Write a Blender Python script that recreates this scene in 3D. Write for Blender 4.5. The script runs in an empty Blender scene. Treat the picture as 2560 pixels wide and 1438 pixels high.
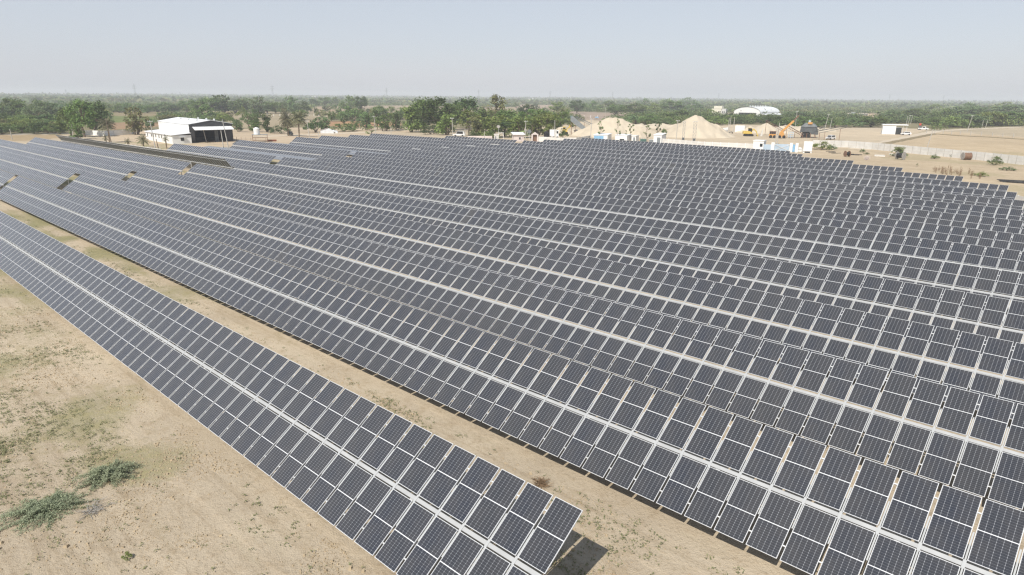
import bpy, bmesh, math, random
import numpy as np
from mathutils import Matrix, Vector, Euler
random.seed(7)
RNG = np.random.default_rng(11)
C = bpy.context.scene.collection
PI = math.pi
R_ = math.radians
# ---------------------------------------------------------------- camera and terrain
F, PITCH, ROLL, AZ = 1664.03, 0.278497, 0.008554, 0.818563
TILT, GAP, PCH = 0.631474, 0.2717, 1.2424
L, W = 2.278, 1.134
HC = 16.3
ZT, SB, SC = -14.23668, -0.004083, 0.013896
DS = [13.3166, 22.9407, 32.3585, 41.2851, 50.4506, 59.1174, 67.9438] + [76.6399 + 8.75 * i for i in range(11)]
CO = [0.7446, -0.8039, 0.364, 0.2824, -0.5043, 0.1643, 0.2523, -0.2532]
CA, SA = math.cos(AZ), math.sin(AZ)
TUBE_H = 2.1

def ztube(d, k):
    D0 = np.clip((d - DS[0]) / 100, -.3, 1.56)
    D = np.clip(D0, 0, 9)
    k = np.clip(k, -30, 262)
    K = (k - 70) / 100
    return (ZT + HC + SC * D0 * 100 + SB * k + CO[0] * D**2 + CO[1] * D**3 + CO[2] * D * K + CO[3] * D * D * K
            + CO[4] * D * K * K + CO[5] * D * D * K * K + CO[6] * D * K**3 + CO[7] * D * D * K**3)

def zg(x, y):
    return ztube(x * CA + y * SA, -x * SA + y * CA) - TUBE_H

def ray(px, py):
    X = (px - 1280) / F; Y = (py - 719) / F
    c, s = math.cos(ROLL), math.sin(ROLL)
    X, Y = X * c + Y * s, -X * s + Y * c
    cp, sp = math.cos(PITCH), math.sin(PITCH)
    return (X, cp - Y * sp, -sp - Y * cp)

def G(px, py):
    """the point of the ground that shows at a pixel of the 2560 px wide photograph"""
    r = ray(px, py); z = .5
    for _ in range(50):
        s = (z - HC) / r[2]
        z = .5 * z + .5 * float(zg(r[0] * s, r[1] * s))
    return Vector((r[0] * s, r[1] * s, z))

def mpp(p):
    return math.hypot(p.x, p.y) / F

def proj(x, y, z):
    z = z - HC
    cp, sp = math.cos(PITCH), math.sin(PITCH)
    fw = y * cp - z * sp; up = y * sp + z * cp
    X = x / fw; Y = -up / fw
    c, s = math.cos(ROLL), math.sin(ROLL)
    return 1280 + F * (X * c - Y * s), 719 + F * (X * s + Y * c)

def yaw(p):
    return -math.atan2(p.x, p.y)

# ---------------------------------------------------------------- scene, light, world
sc = bpy.context.scene
cam = bpy.data.cameras.new('camera'); camo = bpy.data.objects.new('camera', cam); C.objects.link(camo)
cam.sensor_width = 36; cam.lens = F / 2560 * 36; cam.clip_start = .2; cam.clip_end = 40000
cp, sp = math.cos(PITCH), math.sin(PITCH)
Rv, Uv, Fv = Vector((1, 0, 0)), Vector((0, sp, cp)), Vector((0, cp, -sp))
rr = math.cos(ROLL) * Rv + math.sin(ROLL) * Uv
uu = math.cos(ROLL) * Uv - math.sin(ROLL) * Rv
m = Matrix.Identity(4)
for i in range(3):
    m[i][0], m[i][1], m[i][2] = rr[i], uu[i], -Fv[i]
m[2][3] = HC
camo.matrix_world = m
sc.camera = camo
SUN_EL, SUN_AZ = R_(49.3), R_(207.0)          # where the sun stands, azimuth from +Y towards +X
sd = Vector((math.cos(SUN_EL) * math.sin(SUN_AZ), math.cos(SUN_EL) * math.cos(SUN_AZ), math.sin(SUN_EL)))
sl = bpy.data.lights.new('sun', 'SUN'); so = bpy.data.objects.new('sun', sl); C.objects.link(so)
sl.energy = 4.4; sl.angle = R_(.5); sl.color = (1, .95, .87)
so.rotation_euler = sd.to_track_quat('Z', 'Y').to_euler(); so.location = (0, 0, 60)
w = bpy.data.worlds.new('World'); sc.world = w; w.use_nodes = True
nt = w.node_tree; nt.nodes.clear()
sky = nt.nodes.new('ShaderNodeTexSky'); sky.sky_type = 'NISHITA'; sky.sun_disc = False
sky.sun_elevation = SUN_EL; sky.sun_rotation = SUN_AZ
sky.air_density = 1.0; sky.dust_density = 1.0; sky.ozone_density = 1.0; sky.altitude = 0
bg = nt.nodes.new('ShaderNodeBackground'); bg.inputs[1].default_value = .032
nt.links.new(sky.outputs[0], bg.inputs[0])
# the milky veil over the blue, palest towards the horizon
tcw = nt.nodes.new('ShaderNodeTexCoord'); sxw = nt.nodes.new('ShaderNodeSeparateXYZ'); nt.links.new(tcw.outputs['Generated'], sxw.inputs[0])
rw = nt.nodes.new('ShaderNodeValToRGB'); nt.links.new(sxw.outputs[2], rw.inputs[0])
el = rw.color_ramp.elements
el[0].position = 0; el[0].color = (.42, .438, .512, 1); el[1].position = 1; el[1].color = (.10, .15, .22, 1)
e_ = el.new(.13); e_.color = (.425, .44, .487, 1); e_ = el.new(.30); e_.color = (.36, .38, .43, 1)
bg2 = nt.nodes.new('ShaderNodeBackground'); bg2.inputs[1].default_value = .92; nt.links.new(rw.outputs[0], bg2.inputs[0])
ad = nt.nodes.new('ShaderNodeAddShader'); nt.links.new(bg.outputs[0], ad.inputs[0]); nt.links.new(bg2.outputs[0], ad.inputs[1])
wo = nt.nodes.new('ShaderNodeOutputWorld'); nt.links.new(ad.outputs[0], wo.inputs[0])
sc.view_settings.view_transform = 'Standard'; sc.view_settings.look = 'None'
sc.view_settings.exposure = 0.2; sc.view_settings.gamma = 1
sc.cycles.max_bounces = 6; sc.cycles.diffuse_bounces = 3; sc.cycles.glossy_bounces = 3
sc.cycles.volume_bounces = 1; sc.cycles.transparent_max_bounces = 8
sc.cycles.caustics_reflective = False; sc.cycles.caustics_refractive = False
sc.cycles.use_denoising = True
sc.cycles.denoiser = 'OPENIMAGEDENOISE'; sc.cycles.denoising_prefilter = 'NONE'; sc.cycles.denoising_input_passes = 'RGB_ALBEDO_NORMAL'
sc.cycles.filter_width = 1.3 if hasattr(sc.cycles, 'filter_width') else 1.5

# ---------------------------------------------------------------- materials
def nodes(name):
    mt = bpy.data.materials.new(name); mt.use_nodes = True
    n = mt.node_tree; n.nodes.clear()
    o = n.nodes.new('ShaderNodeOutputMaterial'); b = n.nodes.new('ShaderNodeBsdfPrincipled')
    n.links.new(b.outputs[0], o.inputs[0])
    return mt, n, b

def mth(n, op, a, b=None, c=None):
    x = n.nodes.new('ShaderNodeMath'); x.operation = op
    for i, v in enumerate((a, b, c)):
        if v is None: continue
        if isinstance(v, (int, float)): x.inputs[i].default_value = v
        else: n.links.new(v, x.inputs[i])
    return x.outputs[0]

def mixc(n, fac, a, b, mode='MIX'):
    x = n.nodes.new('ShaderNodeMix'); x.data_type = 'RGBA'; x.blend_type = mode
    for i, v in ((0, fac), (6, a), (7, b)):
        if isinstance(v, (int, float)): x.inputs[i].default_value = v
        elif isinstance(v, tuple): x.inputs[i].default_value = (*v, 1)
        else: n.links.new(v, x.inputs[i])
    return x.outputs[2]

def noise(n, vec, scale, detail=3, rough=.55):
    t = n.nodes.new('ShaderNodeTexNoise'); t.inputs['Scale'].default_value = scale
    t.inputs['Detail'].default_value = detail; t.inputs['Roughness'].default_value = rough
    if vec is not None: n.links.new(vec, t.inputs['Vector'])
    return t.outputs['Fac']

def ramp(n, fac, lo, hi):
    x = n.nodes.new('ShaderNodeMapRange'); x.inputs[1].default_value = lo; x.inputs[2].default_value = hi
    n.links.new(fac, x.inputs[0]); return x.outputs[0]

def mat(name, col, rough=.7, var=.18, scale=1.2, metal=0., spec=.3, bump=0., objvar=0.):
    mt, n, b = nodes(name)
    tc = n.nodes.new('ShaderNodeTexCoord')
    f = ramp(n, noise(n, tc.outputs['Object'], scale, 4), .3, .7)
    lo = tuple(c * (1 - var) for c in col); hi = tuple(min(.92, c * (1 + var)) for c in col)
    c = mixc(n, f, lo, hi)
    if objvar:
        oi = n.nodes.new('ShaderNodeObjectInfo')
        h = n.nodes.new('ShaderNodeHueSaturation')
        n.links.new(ramp2(n, oi.outputs['Random'], 1 - objvar, 1 + objvar), h.inputs['Value'])
        n.links.new(c, h.inputs['Color']); c = h.outputs[0]
    n.links.new(c, b.inputs['Base Color'])
    b.inputs['Roughness'].default_value = rough; b.inputs['Metallic'].default_value = metal
    b.inputs['Specular IOR Level'].default_value = spec
    if bump:
        bp = n.nodes.new('ShaderNodeBump'); bp.inputs['Strength'].default_value = bump; bp.inputs['Distance'].default_value = .1
        n.links.new(noise(n, tc.outputs['Object'], scale * 3, 5), bp.inputs['Height']); n.links.new(bp.outputs[0], b.inputs['Normal'])
    return mt

def ramp2(n, fac, lo, hi):
    x = n.nodes.new('ShaderNodeMapRange'); x.inputs[3].default_value = lo; x.inputs[4].default_value = hi
    n.links.new(fac, x.inputs[0]); return x.outputs[0]

def leaf_mat(name, col, col2, objvar=.16):
    mt, n, b = nodes(name)
    ge = n.nodes.new('ShaderNodeNewGeometry'); oi = n.nodes.new('ShaderNodeObjectInfo')
    c = mixc(n, ge.outputs['Random Per Island'], col, col2)
    h = n.nodes.new('ShaderNodeHueSaturation')
    n.links.new(ramp2(n, oi.outputs['Random'], 1 - objvar, 1 + objvar), h.inputs['Value'])
    n.links.new(ramp2(n, oi.outputs['Random'], .485, .515), h.inputs['Hue'])
    n.links.new(c, h.inputs['Color']); n.links.new(h.outputs[0], b.inputs['Base Color'])
    b.inputs['Roughness'].default_value = .75; b.inputs['Specular IOR Level'].default_value = .2
    tl = n.nodes.new('ShaderNodeBsdfTranslucent'); mx = n.nodes.new('ShaderNodeMixShader'); mx.inputs[0].default_value = .28
    n.links.new(h.outputs[0], tl.inputs['Color']); n.links.new(b.outputs[0], mx.inputs[1]); n.links.new(tl.outputs[0], mx.inputs[2])
    n.links.new(mx.outputs[0], n.nodes['Material Output'].inputs[0])
    return mt

M = {}
M['steel'] = mat('galvanised_steel', (.58, .59, .59), .45, .08, .8, .0, .5)
M['frame'] = mat('panel_frame_aluminium', (.60, .61, .62), .4, .04, .6, 0, .4)
M['white'] = mat('white_paint', (.80, .80, .78), .6, .04, .35)
M['offwhite'] = mat('weathered_white_paint', (.68, .66, .62), .75, .13, .5)
M['roofwhite'] = mat('white_roof_sheet', (.80, .81, .82), .45, .03, .3)
M['concrete'] = mat('precast_concrete', (.60, .59, .56), .85, .10, .6)
M['pole'] = mat('concrete_pole', (.46, .44, .40), .85, .12, 1.5)
M['darksteel'] = mat('charcoal_sheet', (.05, .051, .055), .6, .25, .4)
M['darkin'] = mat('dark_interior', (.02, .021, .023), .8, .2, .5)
M['bark'] = mat('bark', (.17, .13, .095), .9, .3, 4)
M['palmbark'] = mat('palm_bark', (.20, .15, .10), .9, .3, 5)
M['sand'] = mat('pale_sand', (.53, .455, .345), .95, .09, .12, bump=.5)
M['rust'] = mat('rusty_steel', (.20, .11, .075), .8, .3, 2)
M['black'] = mat('black_rubber', (.02, .02, .02), .55, .3, 2)
M['wood'] = mat('grey_drum_wood', (.36, .34, .31), .85, .2, 3)
M['brownwood'] = mat('brown_drum_wood', (.20, .12, .08), .85, .25, 3)
M['blue'] = mat('pale_blue_paint', (.22, .42, .62), .6, .1, 1)
M['gateblue'] = mat('washed_blue_sheet', (.42, .52, .62), .6, .15, .4)
M['yellow'] = mat('yellow_machine_paint', (.60, .43, .10), .5, .12, 1.5)
M['orange'] = mat('orange_machine_paint', (.58, .30, .09), .5, .12, 1.5)
M['machine'] = mat('grey_machine', (.10, .11, .115), .7, .3, 1)
M['greysteel'] = mat('grey_conveyor_steel', (.22, .24, .25), .6, .2, 1)
M['glass'] = mat('dark_glass', (.025, .03, .035), .12, .1, 1, 0, .5)
M['carwhite'] = mat('white_car_paint', (.78, .78, .78), .3, .03, 1, 0, .5)
M['carred'] = mat('red_paint', (.5, .08, .05), .5, .1, 1)
M['cream'] = mat('cream_plaster', (.74, .70, .58), .8, .05, .4)
M['greenm'] = mat('faded_green_sheet', (.10, .19, .16), .6, .2, 1)
M['pink'] = mat('pale_pink_plaster', (.66, .58, .55), .8, .08, .5)
M['tarp'] = mat('white_tarpaulin', (.74, .76, .78), .5, .08, 1.5)
M['brick'] = mat('red_brick', (.36, .15, .09), .85, .2, 2)
M['dryplant'] = mat('dry_plant', (.22, .15, .09), .9, .35, 4)
M['leafdark'] = leaf_mat('leaf_dark', (0.063, 0.102, 0.033), (0.123, 0.181, 0.062))
M['leafmid'] = leaf_mat('leaf_mid', (0.112, 0.177, 0.053), (0.210, 0.293, 0.097))
M['leaflight'] = leaf_mat('leaf_light', (0.178, 0.241, 0.065), (0.299, 0.368, 0.125))
M['leafgrey'] = leaf_mat('leaf_greygreen', (0.125, 0.190, 0.078), (0.236, 0.315, 0.146))
M['leafdry'] = leaf_mat('leaf_dry', (0.176, 0.189, 0.077), (0.294, 0.289, 0.134))
M['palmleaf'] = leaf_mat('palm_leaf', (0.115, 0.12, 0.065), (0.24, 0.23, 0.135))
M['bushleaf'] = leaf_mat('feathery_leaf', (0.244, 0.294, 0.186), (0.427, 0.468, 0.312), .05)
M['weed'] = leaf_mat('weed_leaf', (0.175, 0.198, 0.094), (0.312, 0.306, 0.169), .05)

# the solar cells: half cut cells, 6 across and 24 along, thin pale ribbons and a white strip across the middle
def panel_mat():
    mt, n, b = nodes('solar_cells')
    tc = n.nodes.new('ShaderNodeTexCoord'); sx = n.nodes.new('ShaderNodeSeparateXYZ')
    n.links.new(tc.outputs['Object'], sx.inputs[0])
    x, y = sx.outputs[0], sx.outputs[1]
    cw = (W - .05) / 6; ch = (L / 2 - .045) / 12
    fy = mth(n, 'ABSOLUTE', mth(n, 'SUBTRACT', mth(n, 'FRACT', mth(n, 'DIVIDE', mth(n, 'ADD', y, 3 * cw), cw)), .5))
    ax = mth(n, 'SUBTRACT', mth(n, 'ABSOLUTE', x), .018)
    fx = mth(n, 'ABSOLUTE', mth(n, 'SUBTRACT', mth(n, 'FRACT', mth(n, 'DIVIDE', ax, ch)), .5))
    l1 = ramp(n, fy, .472, .482); l2 = ramp(n, fx, .462, .474)
    dia = mth(n, 'GREATER_THAN', mth(n, 'ADD', mth(n, 'MULTIPLY', fy, cw), mth(n, 'MULTIPLY', fx, ch)), .5 * (cw + ch) - .016)
    line = mth(n, 'MAXIMUM', mth(n, 'MAXIMUM', mth(n, 'MULTIPLY', l1, .75), mth(n, 'MULTIPLY', l2, .48)), dia)
    mid = mth(n, 'LESS_THAN', mth(n, 'ABSOLUTE', x), .013)
    oi = n.nodes.new('ShaderNodeObjectInfo')
    dust = noise(n, tc.outputs['Object'], 1.3, 4)
    geo = n.nodes.new('ShaderNodeNewGeometry')
    wide = noise(n, geo.outputs['Position'], .11, 2)
    tint = mixc(n, oi.outputs['Random'], (.034, .038, .050), (.039, .041, .047))
    cell = mixc(n, ramp(n, dust, .35, .75), mixc(n, mth(n, 'GREATER_THAN', oi.outputs['Random'], .997), tint, (.052, .049, .047)), (.056, .055, .058))
    cell = mixc(n, mth(n, 'MULTIPLY', ramp(n, wide, .4, .7), .25), cell, (.075, .072, .068))
    c = mixc(n, line, cell, (.30, .31, .33))
    c = mixc(n, mid, c, (.72, .73, .74))
    n.links.new(c, b.inputs['Base Color'])
    b.inputs['Roughness'].default_value = .16; b.inputs['Specular IOR Level'].default_value = .5
    b.inputs['IOR'].default_value = 1.5
    b.inputs['Sheen Weight'].default_value = .16; b.inputs['Sheen Roughness'].default_value = .35; b.inputs['Sheen Tint'].default_value = (.9, .93, 1, 1)
    return mt
M['cells'] = panel_mat()
M['railsteel'] = mat('rail_steel', (.42, .43, .43), .5, .1, 1)
M['tubesteel'] = mat('tube_steel', (.40, .405, .405), .5, .1, 1)
M['back'] = mat('panel_back_sheet', (.16, .165, .16), .6, .1, 1)

# ---------------------------------------------------------------- mesh helpers
class MB:
    def __init__(s): s.v = []; s.f = []; s.m = []; s.cur = 0
    def face(s, *i): s.f.append(tuple(i)); s.m.append(s.cur)
    def add(s, vs, fs):
        b = len(s.v); s.v += [tuple(v) for v in vs]
        for f in fs: s.f.append(tuple(b + i for i in f)); s.m.append(s.cur)
    def box(s, c, d, rz=0, rx=0, ry=0):
        R = Euler((rx, ry, rz)).to_matrix(); c = Vector(c)
        vs = [c + R @ Vector((x * d[0] / 2, y * d[1] / 2, z * d[2] / 2)) for x in (-1, 1) for y in (-1, 1) for z in (-1, 1)]
        s.add(vs, [(0, 1, 3, 2), (4, 6, 7, 5), (0, 4, 5, 1), (2, 3, 7, 6), (0, 2, 6, 4), (1, 5, 7, 3)])
    def b(s, x0, x1, y0, y1, z0, z1):
        s.box(((x0 + x1) / 2, (y0 + y1) / 2, (z0 + z1) / 2), (x1 - x0, y1 - y0, z1 - z0))
    def bar(s, p, q, wd, ht=None):
        p, q = Vector(p), Vector(q); d = (q - p)
        if d.length < 1e-6: return
        ht = ht or wd; d.normalize()
        up = Vector((0, 0, 1)) if abs(d.z) < .95 else Vector((0, 1, 0))
        a = d.cross(up).normalized(); c = a.cross(d)
        vs = [P + a * i * wd / 2 + c * j * ht / 2 for P in (p, q) for i, j in ((-1, -1), (1, -1), (1, 1), (-1, 1))]
        s.add(vs, [(0, 3, 2, 1), (4, 5, 6, 7), (0, 1, 5, 4), (1, 2, 6, 5), (2, 3, 7, 6), (3, 0, 4, 7)])
    def tube(s, p, q, r0, r1=None, n=8, cap=True):
        p, q = Vector(p), Vector(q); d = (q - p).normalized(); r1 = r0 if r1 is None else r1
        up = Vector((0, 0, 1)) if abs(d.z) < .9 else Vector((1, 0, 0))
        a = d.cross(up).normalized(); c = d.cross(a)
        vs = []
        for P, r in ((p, r0), (q, r1)):
            for i in range(n):
                t = 2 * PI * i / n; vs.append(P + a * math.cos(t) * r + c * math.sin(t) * r)
        fs = [(i, (i + 1) % n, n + (i + 1) % n, n + i) for i in range(n)]
        if cap: fs += [tuple(range(n - 1, -1, -1)), tuple(range(n, 2 * n))]
        s.add(vs, fs)
    def prism(s, prof, y0, y1):
        """a profile of (x, z) points drawn out along y"""
        n = len(prof)
        vs = [(x, y0, z) for x, z in prof] + [(x, y1, z) for x, z in prof]
        s.add(vs, [tuple(range(n)), tuple(range(2 * n - 1, n - 1, -1))] + [((i + 1) % n, i, n + i, n + (i + 1) % n) for i in range(n)])
    def mesh(s, name, mats):
        me = bpy.data.meshes.new(name)
        me.from_pydata(s.v, [], s.f)
        for mt in (mats if isinstance(mats, (list, tuple)) else [mats]): me.materials.append(M[mt] if isinstance(mt, str) else mt)
        if any(s.m): me.polygons.foreach_set('material_index', s.m)
        me.update(); return me
    def obj(s, name, mats, parent=None, smooth=False):
        me = s.mesh(name, mats)
        bm = bmesh.new(); bm.from_mesh(me); bmesh.ops.recalc_face_normals(bm, faces=bm.faces); bm.to_mesh(me); bm.free()
        if smooth: me.shade_smooth()
        return link(name, me, parent)

def link(name, me, parent=None):
    o = bpy.data.objects.new(name, me); C.objects.link(o)
    if parent: o.parent = parent
    return o

def tag(o, label=None, cat=None, group=None, kind=None):
    if label: o['label'] = label
    if cat: o['category'] = cat
    if group: o['group'] = group
    if kind: o['kind'] = kind
    return o

def thing(name, label, cat, loc, rz=0, group=None):
    o = bpy.data.objects.new(name, None); C.objects.link(o)
    o.location = loc; o.rotation_euler = (0, 0, rz); o.empty_display_size = .3
    return tag(o, label, cat, group, 'thing')

def at(name, label, cat, px, py, group=None, rz=0):
    """a thing whose base stands on the ground at that spot; its local y points away from the camera. Also returns metres per photo pixel there"""
    p = G(px, py)
    return thing(name, label, cat, p, yaw(p) + rz, group), mpp(p)

def np_mesh(name, V, Fq, mats, mi=None, n=4):
    me = bpy.data.meshes.new(name)
    nf = len(Fq)
    me.vertices.add(len(V)); me.vertices.foreach_set('co', np.asarray(V, np.float32).ravel())
    me.loops.add(nf * n); me.loops.foreach_set('vertex_index', np.asarray(Fq, np.int32).ravel())
    me.polygons.add(nf); me.polygons.foreach_set('loop_start', np.arange(0, nf * n, n, dtype=np.int32))
    try: me.polygons.foreach_set('loop_total', np.full(nf, n, np.int32))
    except Exception: pass
    for mt in mats: me.materials.append(M[mt])
    if mi is not None: me.polygons.foreach_set('material_index', np.asarray(mi, np.int32))
    me.update(calc_edges=True); me.validate()
    return me

def leaf_quads(P, size, up=.5, rng=RNG, aspect=.6):
    """quads at points P (n,3) with random bearings, tending to face up"""
    n = len(P)
    nrm = rng.normal(size=(n, 3)); nrm[:, 2] = np.abs(nrm[:, 2]) + up
    nrm /= np.linalg.norm(nrm, axis=1)[:, None]
    t = rng.normal(size=(n, 3)); t -= nrm * (t * nrm).sum(1)[:, None]; t /= np.linalg.norm(t, axis=1)[:, None]
    bt = np.cross(nrm, t)
    sz = (np.asarray(size) * rng.uniform(.6, 1.3, n))[:, None]
    V = np.stack([P - t * sz - bt * sz * aspect * .4, P + bt * sz * aspect * -1 + t * sz * .2, P + t * sz + bt * sz * aspect * .3, P - t * sz * .1 + bt * sz * aspect], 1)
    return V.reshape(-1, 3), np.arange(4 * n).reshape(n, 4)

def vnoise(x, y, s, seed=0):
    x = np.asarray(x) / s; y = np.asarray(y) / s
    xi, yi = np.floor(x).astype(np.int64), np.floor(y).astype(np.int64); fx, fy = x - xi, y - yi
    fx = fx * fx * (3 - 2 * fx); fy = fy * fy * (3 - 2 * fy)
    def h(a, b):
        q = (a * 374761393 + b * 668265263 + seed * 974711) & 0x7fffffff
        q = ((q ^ (q >> 13)) * 1274126177) & 0x7fffffff
        return ((q ^ (q >> 16)) & 0xffff) / 65535.
    return (h(xi, yi) * (1 - fx) + h(xi + 1, yi) * fx) * (1 - fy) + (h(xi, yi + 1) * (1 - fx) + h(xi + 1, yi + 1) * fx) * fy

def inpoly(x, y, poly):
    ins = np.zeros(np.shape(x), bool); n = len(poly)
    for i in range(n):
        x0, y0 = poly[i]; x1, y1 = poly[(i + 1) % n]
        if y0 == y1: continue
        c = ((y0 > y) != (y1 > y)) & (x < (x1 - x0) * (y - y0) / (y1 - y0) + x0)
        ins ^= c
    return ins

ORD = 'zeroth first second third fourth fifth sixth seventh eighth ninth tenth eleventh twelfth thirteenth fourteenth fifteenth sixteenth seventeenth eighteenth'.split()
# ---------------------------------------------------------------- ground: one sheet out to the horizon
BASE = np.array((.475, .406, .307))
LAND = [  # albedo, jitter of the edge in pixels, outline in the photograph's pixels (where those fields lie on the ground)
    ((.225, .205, .125), 3, [(-900, 100), (3500, 100), (3500, 318), (2600, 318), (2290, 332), (2240, 318), (2000, 320), (1880, 312), (1560, 318), (1470, 300), (1380, 318), (1040, 322), (1040, 316), (680, 322), (600, 322), (600, 326), (330, 327), (150, 336), (-900, 340)]),  # scrub floor
    ((.30, .225, .145), 2, [(120, 296), (160, 295), (160, 303), (-200, 304), (-200, 297)]),
    ((.165, .20, .075), 1.5, [(268, 290), (400, 291), (400, 304), (268, 306)]),
    ((.27, .225, .135), 2, [(270, 281), (620, 278), (620, 291), (400, 291), (268, 290)]),
    ((.34, .235, .15), 2, [(268, 306), (400, 304), (400, 316), (280, 326)]),
    ((.34, .29, .20), 2, [(555, 282), (640, 279), (720, 281), (820, 268), (870, 274), (870, 285), (800, 304), (700, 320), (570, 318)]),
    ((.37, .29, .20), 2, [(785, 266), (850, 266), (860, 276), (780, 283)]),
    ((.40, .25, .145), 2, [(815, 303), (900, 303), (1000, 306), (1010, 314), (900, 318), (822, 316)]),
    ((.36, .295, .215), 2, [(885, 265), (1035, 264), (1200, 270), (1320, 266), (1330, 288), (1020, 296), (1000, 290), (890, 282)]),
    ((.37, .295, .225), 2, [(1290, 262), (1390, 263), (1390, 285), (1290, 288)]),
    ((.35, .28, .225), 2, [(1385, 278), (1440, 279), (1520, 283), (1592, 283), (1585, 296), (1500, 302), (1395, 296)]),
    ((.54, .46, .345), 2, [(1380, 322), (1470, 300), (1640, 314), (1880, 312), (2000, 321), (2240, 319), (2330, 325), (2290, 332), (2210, 362), (2140, 375), (2035, 357), (1900, 366), (1640, 356), (1380, 346)]),  # the works yard
    ((.47, .39, .28), 2, [(2035, 357), (2300, 378), (2560, 412), (3000, 470), (3000, 560), (2300, 455), (2020, 390)]),
    ((.50, .41, .285), 2, [(2290, 333), (2330, 326), (2560, 345), (3100, 380), (3100, 480), (2560, 408), (2300, 376), (2205, 364)]),  # dry yellow field
    ((.43, .37, .27), 2, [(2330, 325), (2420, 322), (2560, 318), (3100, 330), (3100, 378), (2560, 344)]),
    ((.47, .37, .25), 2, [(2050, 282), (2190, 284), (2240, 293), (2180, 296), (2100, 291)]),
    ((.51, .42, .31), 2, [(180, 332), (330, 326), (600, 324), (700, 320), (1030, 320), (1030, 330), (860, 340), (700, 360), (560, 372), (380, 368), (280, 350)]),  # yard around the shed
    ((.37, .29, .185), 2, [(-300, 338), (150, 337), (170, 343), (60, 352), (-300, 352)]),
]
def ground():
    nr, na = 430, 760
    r = np.concatenate([[0.5, 2.0], np.geomspace(4, 9000, nr)])
    th = np.linspace(R_(-72), R_(72), na)
    RR, TH = np.meshgrid(r, th, indexing='ij')
    X, Y = RR * np.sin(TH), RR * np.cos(TH) - 2
    Z = zg(X, Y)
    near = np.clip((60 - RR) / 40, 0, 1)
    Z = Z + near * (.05 * (vnoise(X, Y, 1.3, 3) - .5) + .035 * (vnoise(X, Y, .45, 4) - .5))
    # colour of the land
    PX, PY = proj(X, np.maximum(Y, .5), Z)
    J1 = (vnoise(X, Y, 9, 21) - .5) * 2; J2 = (vnoise(X, Y, 31, 22) - .5) * 2
    col = np.tile(BASE, X.shape + (1,)).astype(float)
    far = RR > 60
    for alb, jit, poly in LAND:
        q = np.array(poly, float)
        # outside the field of view the outline would fold over: keep to points in front
        ins = inpoly(PX + J2 * jit * 2, PY + J1 * jit * .6, poly) & far
        col[ins] = alb
    col *= (1 + .14 * (vnoise(X, Y, 14, 31) - .5) + .16 * (vnoise(X, Y, 55, 32) - .5))[..., None]
    # how grassy: the strip between the first two rows, the low ground at the far end and patches near the camera
    d = X * CA + Y * SA; k = -X * SA + Y * CA
    g = np.clip((k - 28) / 45, 0, 1) * (d > -14) * (d < 170) * (k < 262) * np.clip((112 - d) / 30, .1, 1)
    g2 = np.clip((vnoise(X, Y, 5.5, 41) - .56) * 4, 0, 1) * np.clip((vnoise(X, Y, 16, 42) - .3) * 3, 0, 1) * np.clip((16 - d) / 8, 0, 1)
    g3 = np.clip((vnoise(X, Y, 12, 43) - .5) * 3, 0, .5) * (PX > 2000) * (PY > 380) * (RR > 60)
    pat = np.clip((vnoise(d / 1.0, k / 2.6, 1.6, 44) * .55 + vnoise(X, Y, 5.0, 45) * .45 - .30) * 2.6, .12, 1)
    grass = np.clip(np.maximum(np.maximum(g * .95 * pat, g2 * .75), g3), 0, 1)
    idx = np.arange(X.size).reshape(X.shape)
    Fq = np.stack([idx[:-1, :-1], idx[1:, :-1], idx[1:, 1:], idx[:-1, 1:]], -1).reshape(-1, 4)[:, ::-1]
    me = np_mesh('ground', np.stack([X, Y, Z], -1).reshape(-1, 3), Fq, [])
    a = me.attributes.new('land', 'FLOAT_COLOR', 'POINT')
    a.data.foreach_set('color', np.concatenate([col.reshape(-1, 3), np.ones((X.size, 1))], 1).astype(np.float32).ravel())
    a = me.attributes.new('grassy', 'FLOAT', 'POINT'); a.data.foreach_set('value', grass.astype(np.float32).ravel())
    me.shade_smooth()
    mt, n, b = nodes('soil'); me.materials.append(mt)
    ge = n.nodes.new('ShaderNodeNewGeometry'); P = ge.outputs['Position']
    at_ = n.nodes.new('ShaderNodeAttribute'); at_.attribute_name = 'land'
    ag = n.nodes.new('ShaderNodeAttribute'); ag.attribute_name = 'grassy'
    n1, n2, n3, n4 = noise(n, P, .16, 5, .6), noise(n, P, 1.1, 5, .65), noise(n, P, 5.5, 4, .7), noise(n, P, 22, 3, .7)
    c = mixc(n, ramp(n, n1, .32, .68), mixc(n, 1.0, at_.outputs['Color'], (.90, .87, .84), 'MULTIPLY'), mixc(n, 1.0, at_.outputs['Color'], (1.08, 1.06, 1.03), 'MULTIPLY'))
    c = mixc(n, mth(n, 'MULTIPLY', ramp(n, n2, .5, .70), .50), c, mixc(n, 1.0, c, (.74, .68, .60), 'MULTIPLY'))
    c = mixc(n, mth(n, 'MULTIPLY', ramp(n, n3, .52, .66), .52), c, mixc(n, 1.0, c, (.68, .64, .58), 'MULTIPLY'))
    c = mixc(n, mth(n, 'MULTIPLY', ramp(n, n4, .44, .32), .45), c, mixc(n, 1.0, c, (1.16, 1.15, 1.13), 'MULTIPLY'))
    # dry straw litter lying in streaks
    mp = n.nodes.new('ShaderNodeMapping'); mp.inputs['Rotation'].default_value = (0, 0, -AZ); n.links.new(P, mp.inputs[0])
    m2 = n.nodes.new('ShaderNodeMapping'); m2.inputs['Scale'].default_value = (1.5, .16, 1); n.links.new(mp.outputs[0], m2.inputs[0])
    m3 = n.nodes.new('ShaderNodeMapping'); m3.inputs['Scale'].default_value = (2.4, .05, 1); n.links.new(mp.outputs[0], m3.inputs[0])
    st, rt = noise(n, m2.outputs[0], 1.6, 5, .75), noise(n, m3.outputs[0], 1.0, 3, .5)
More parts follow.
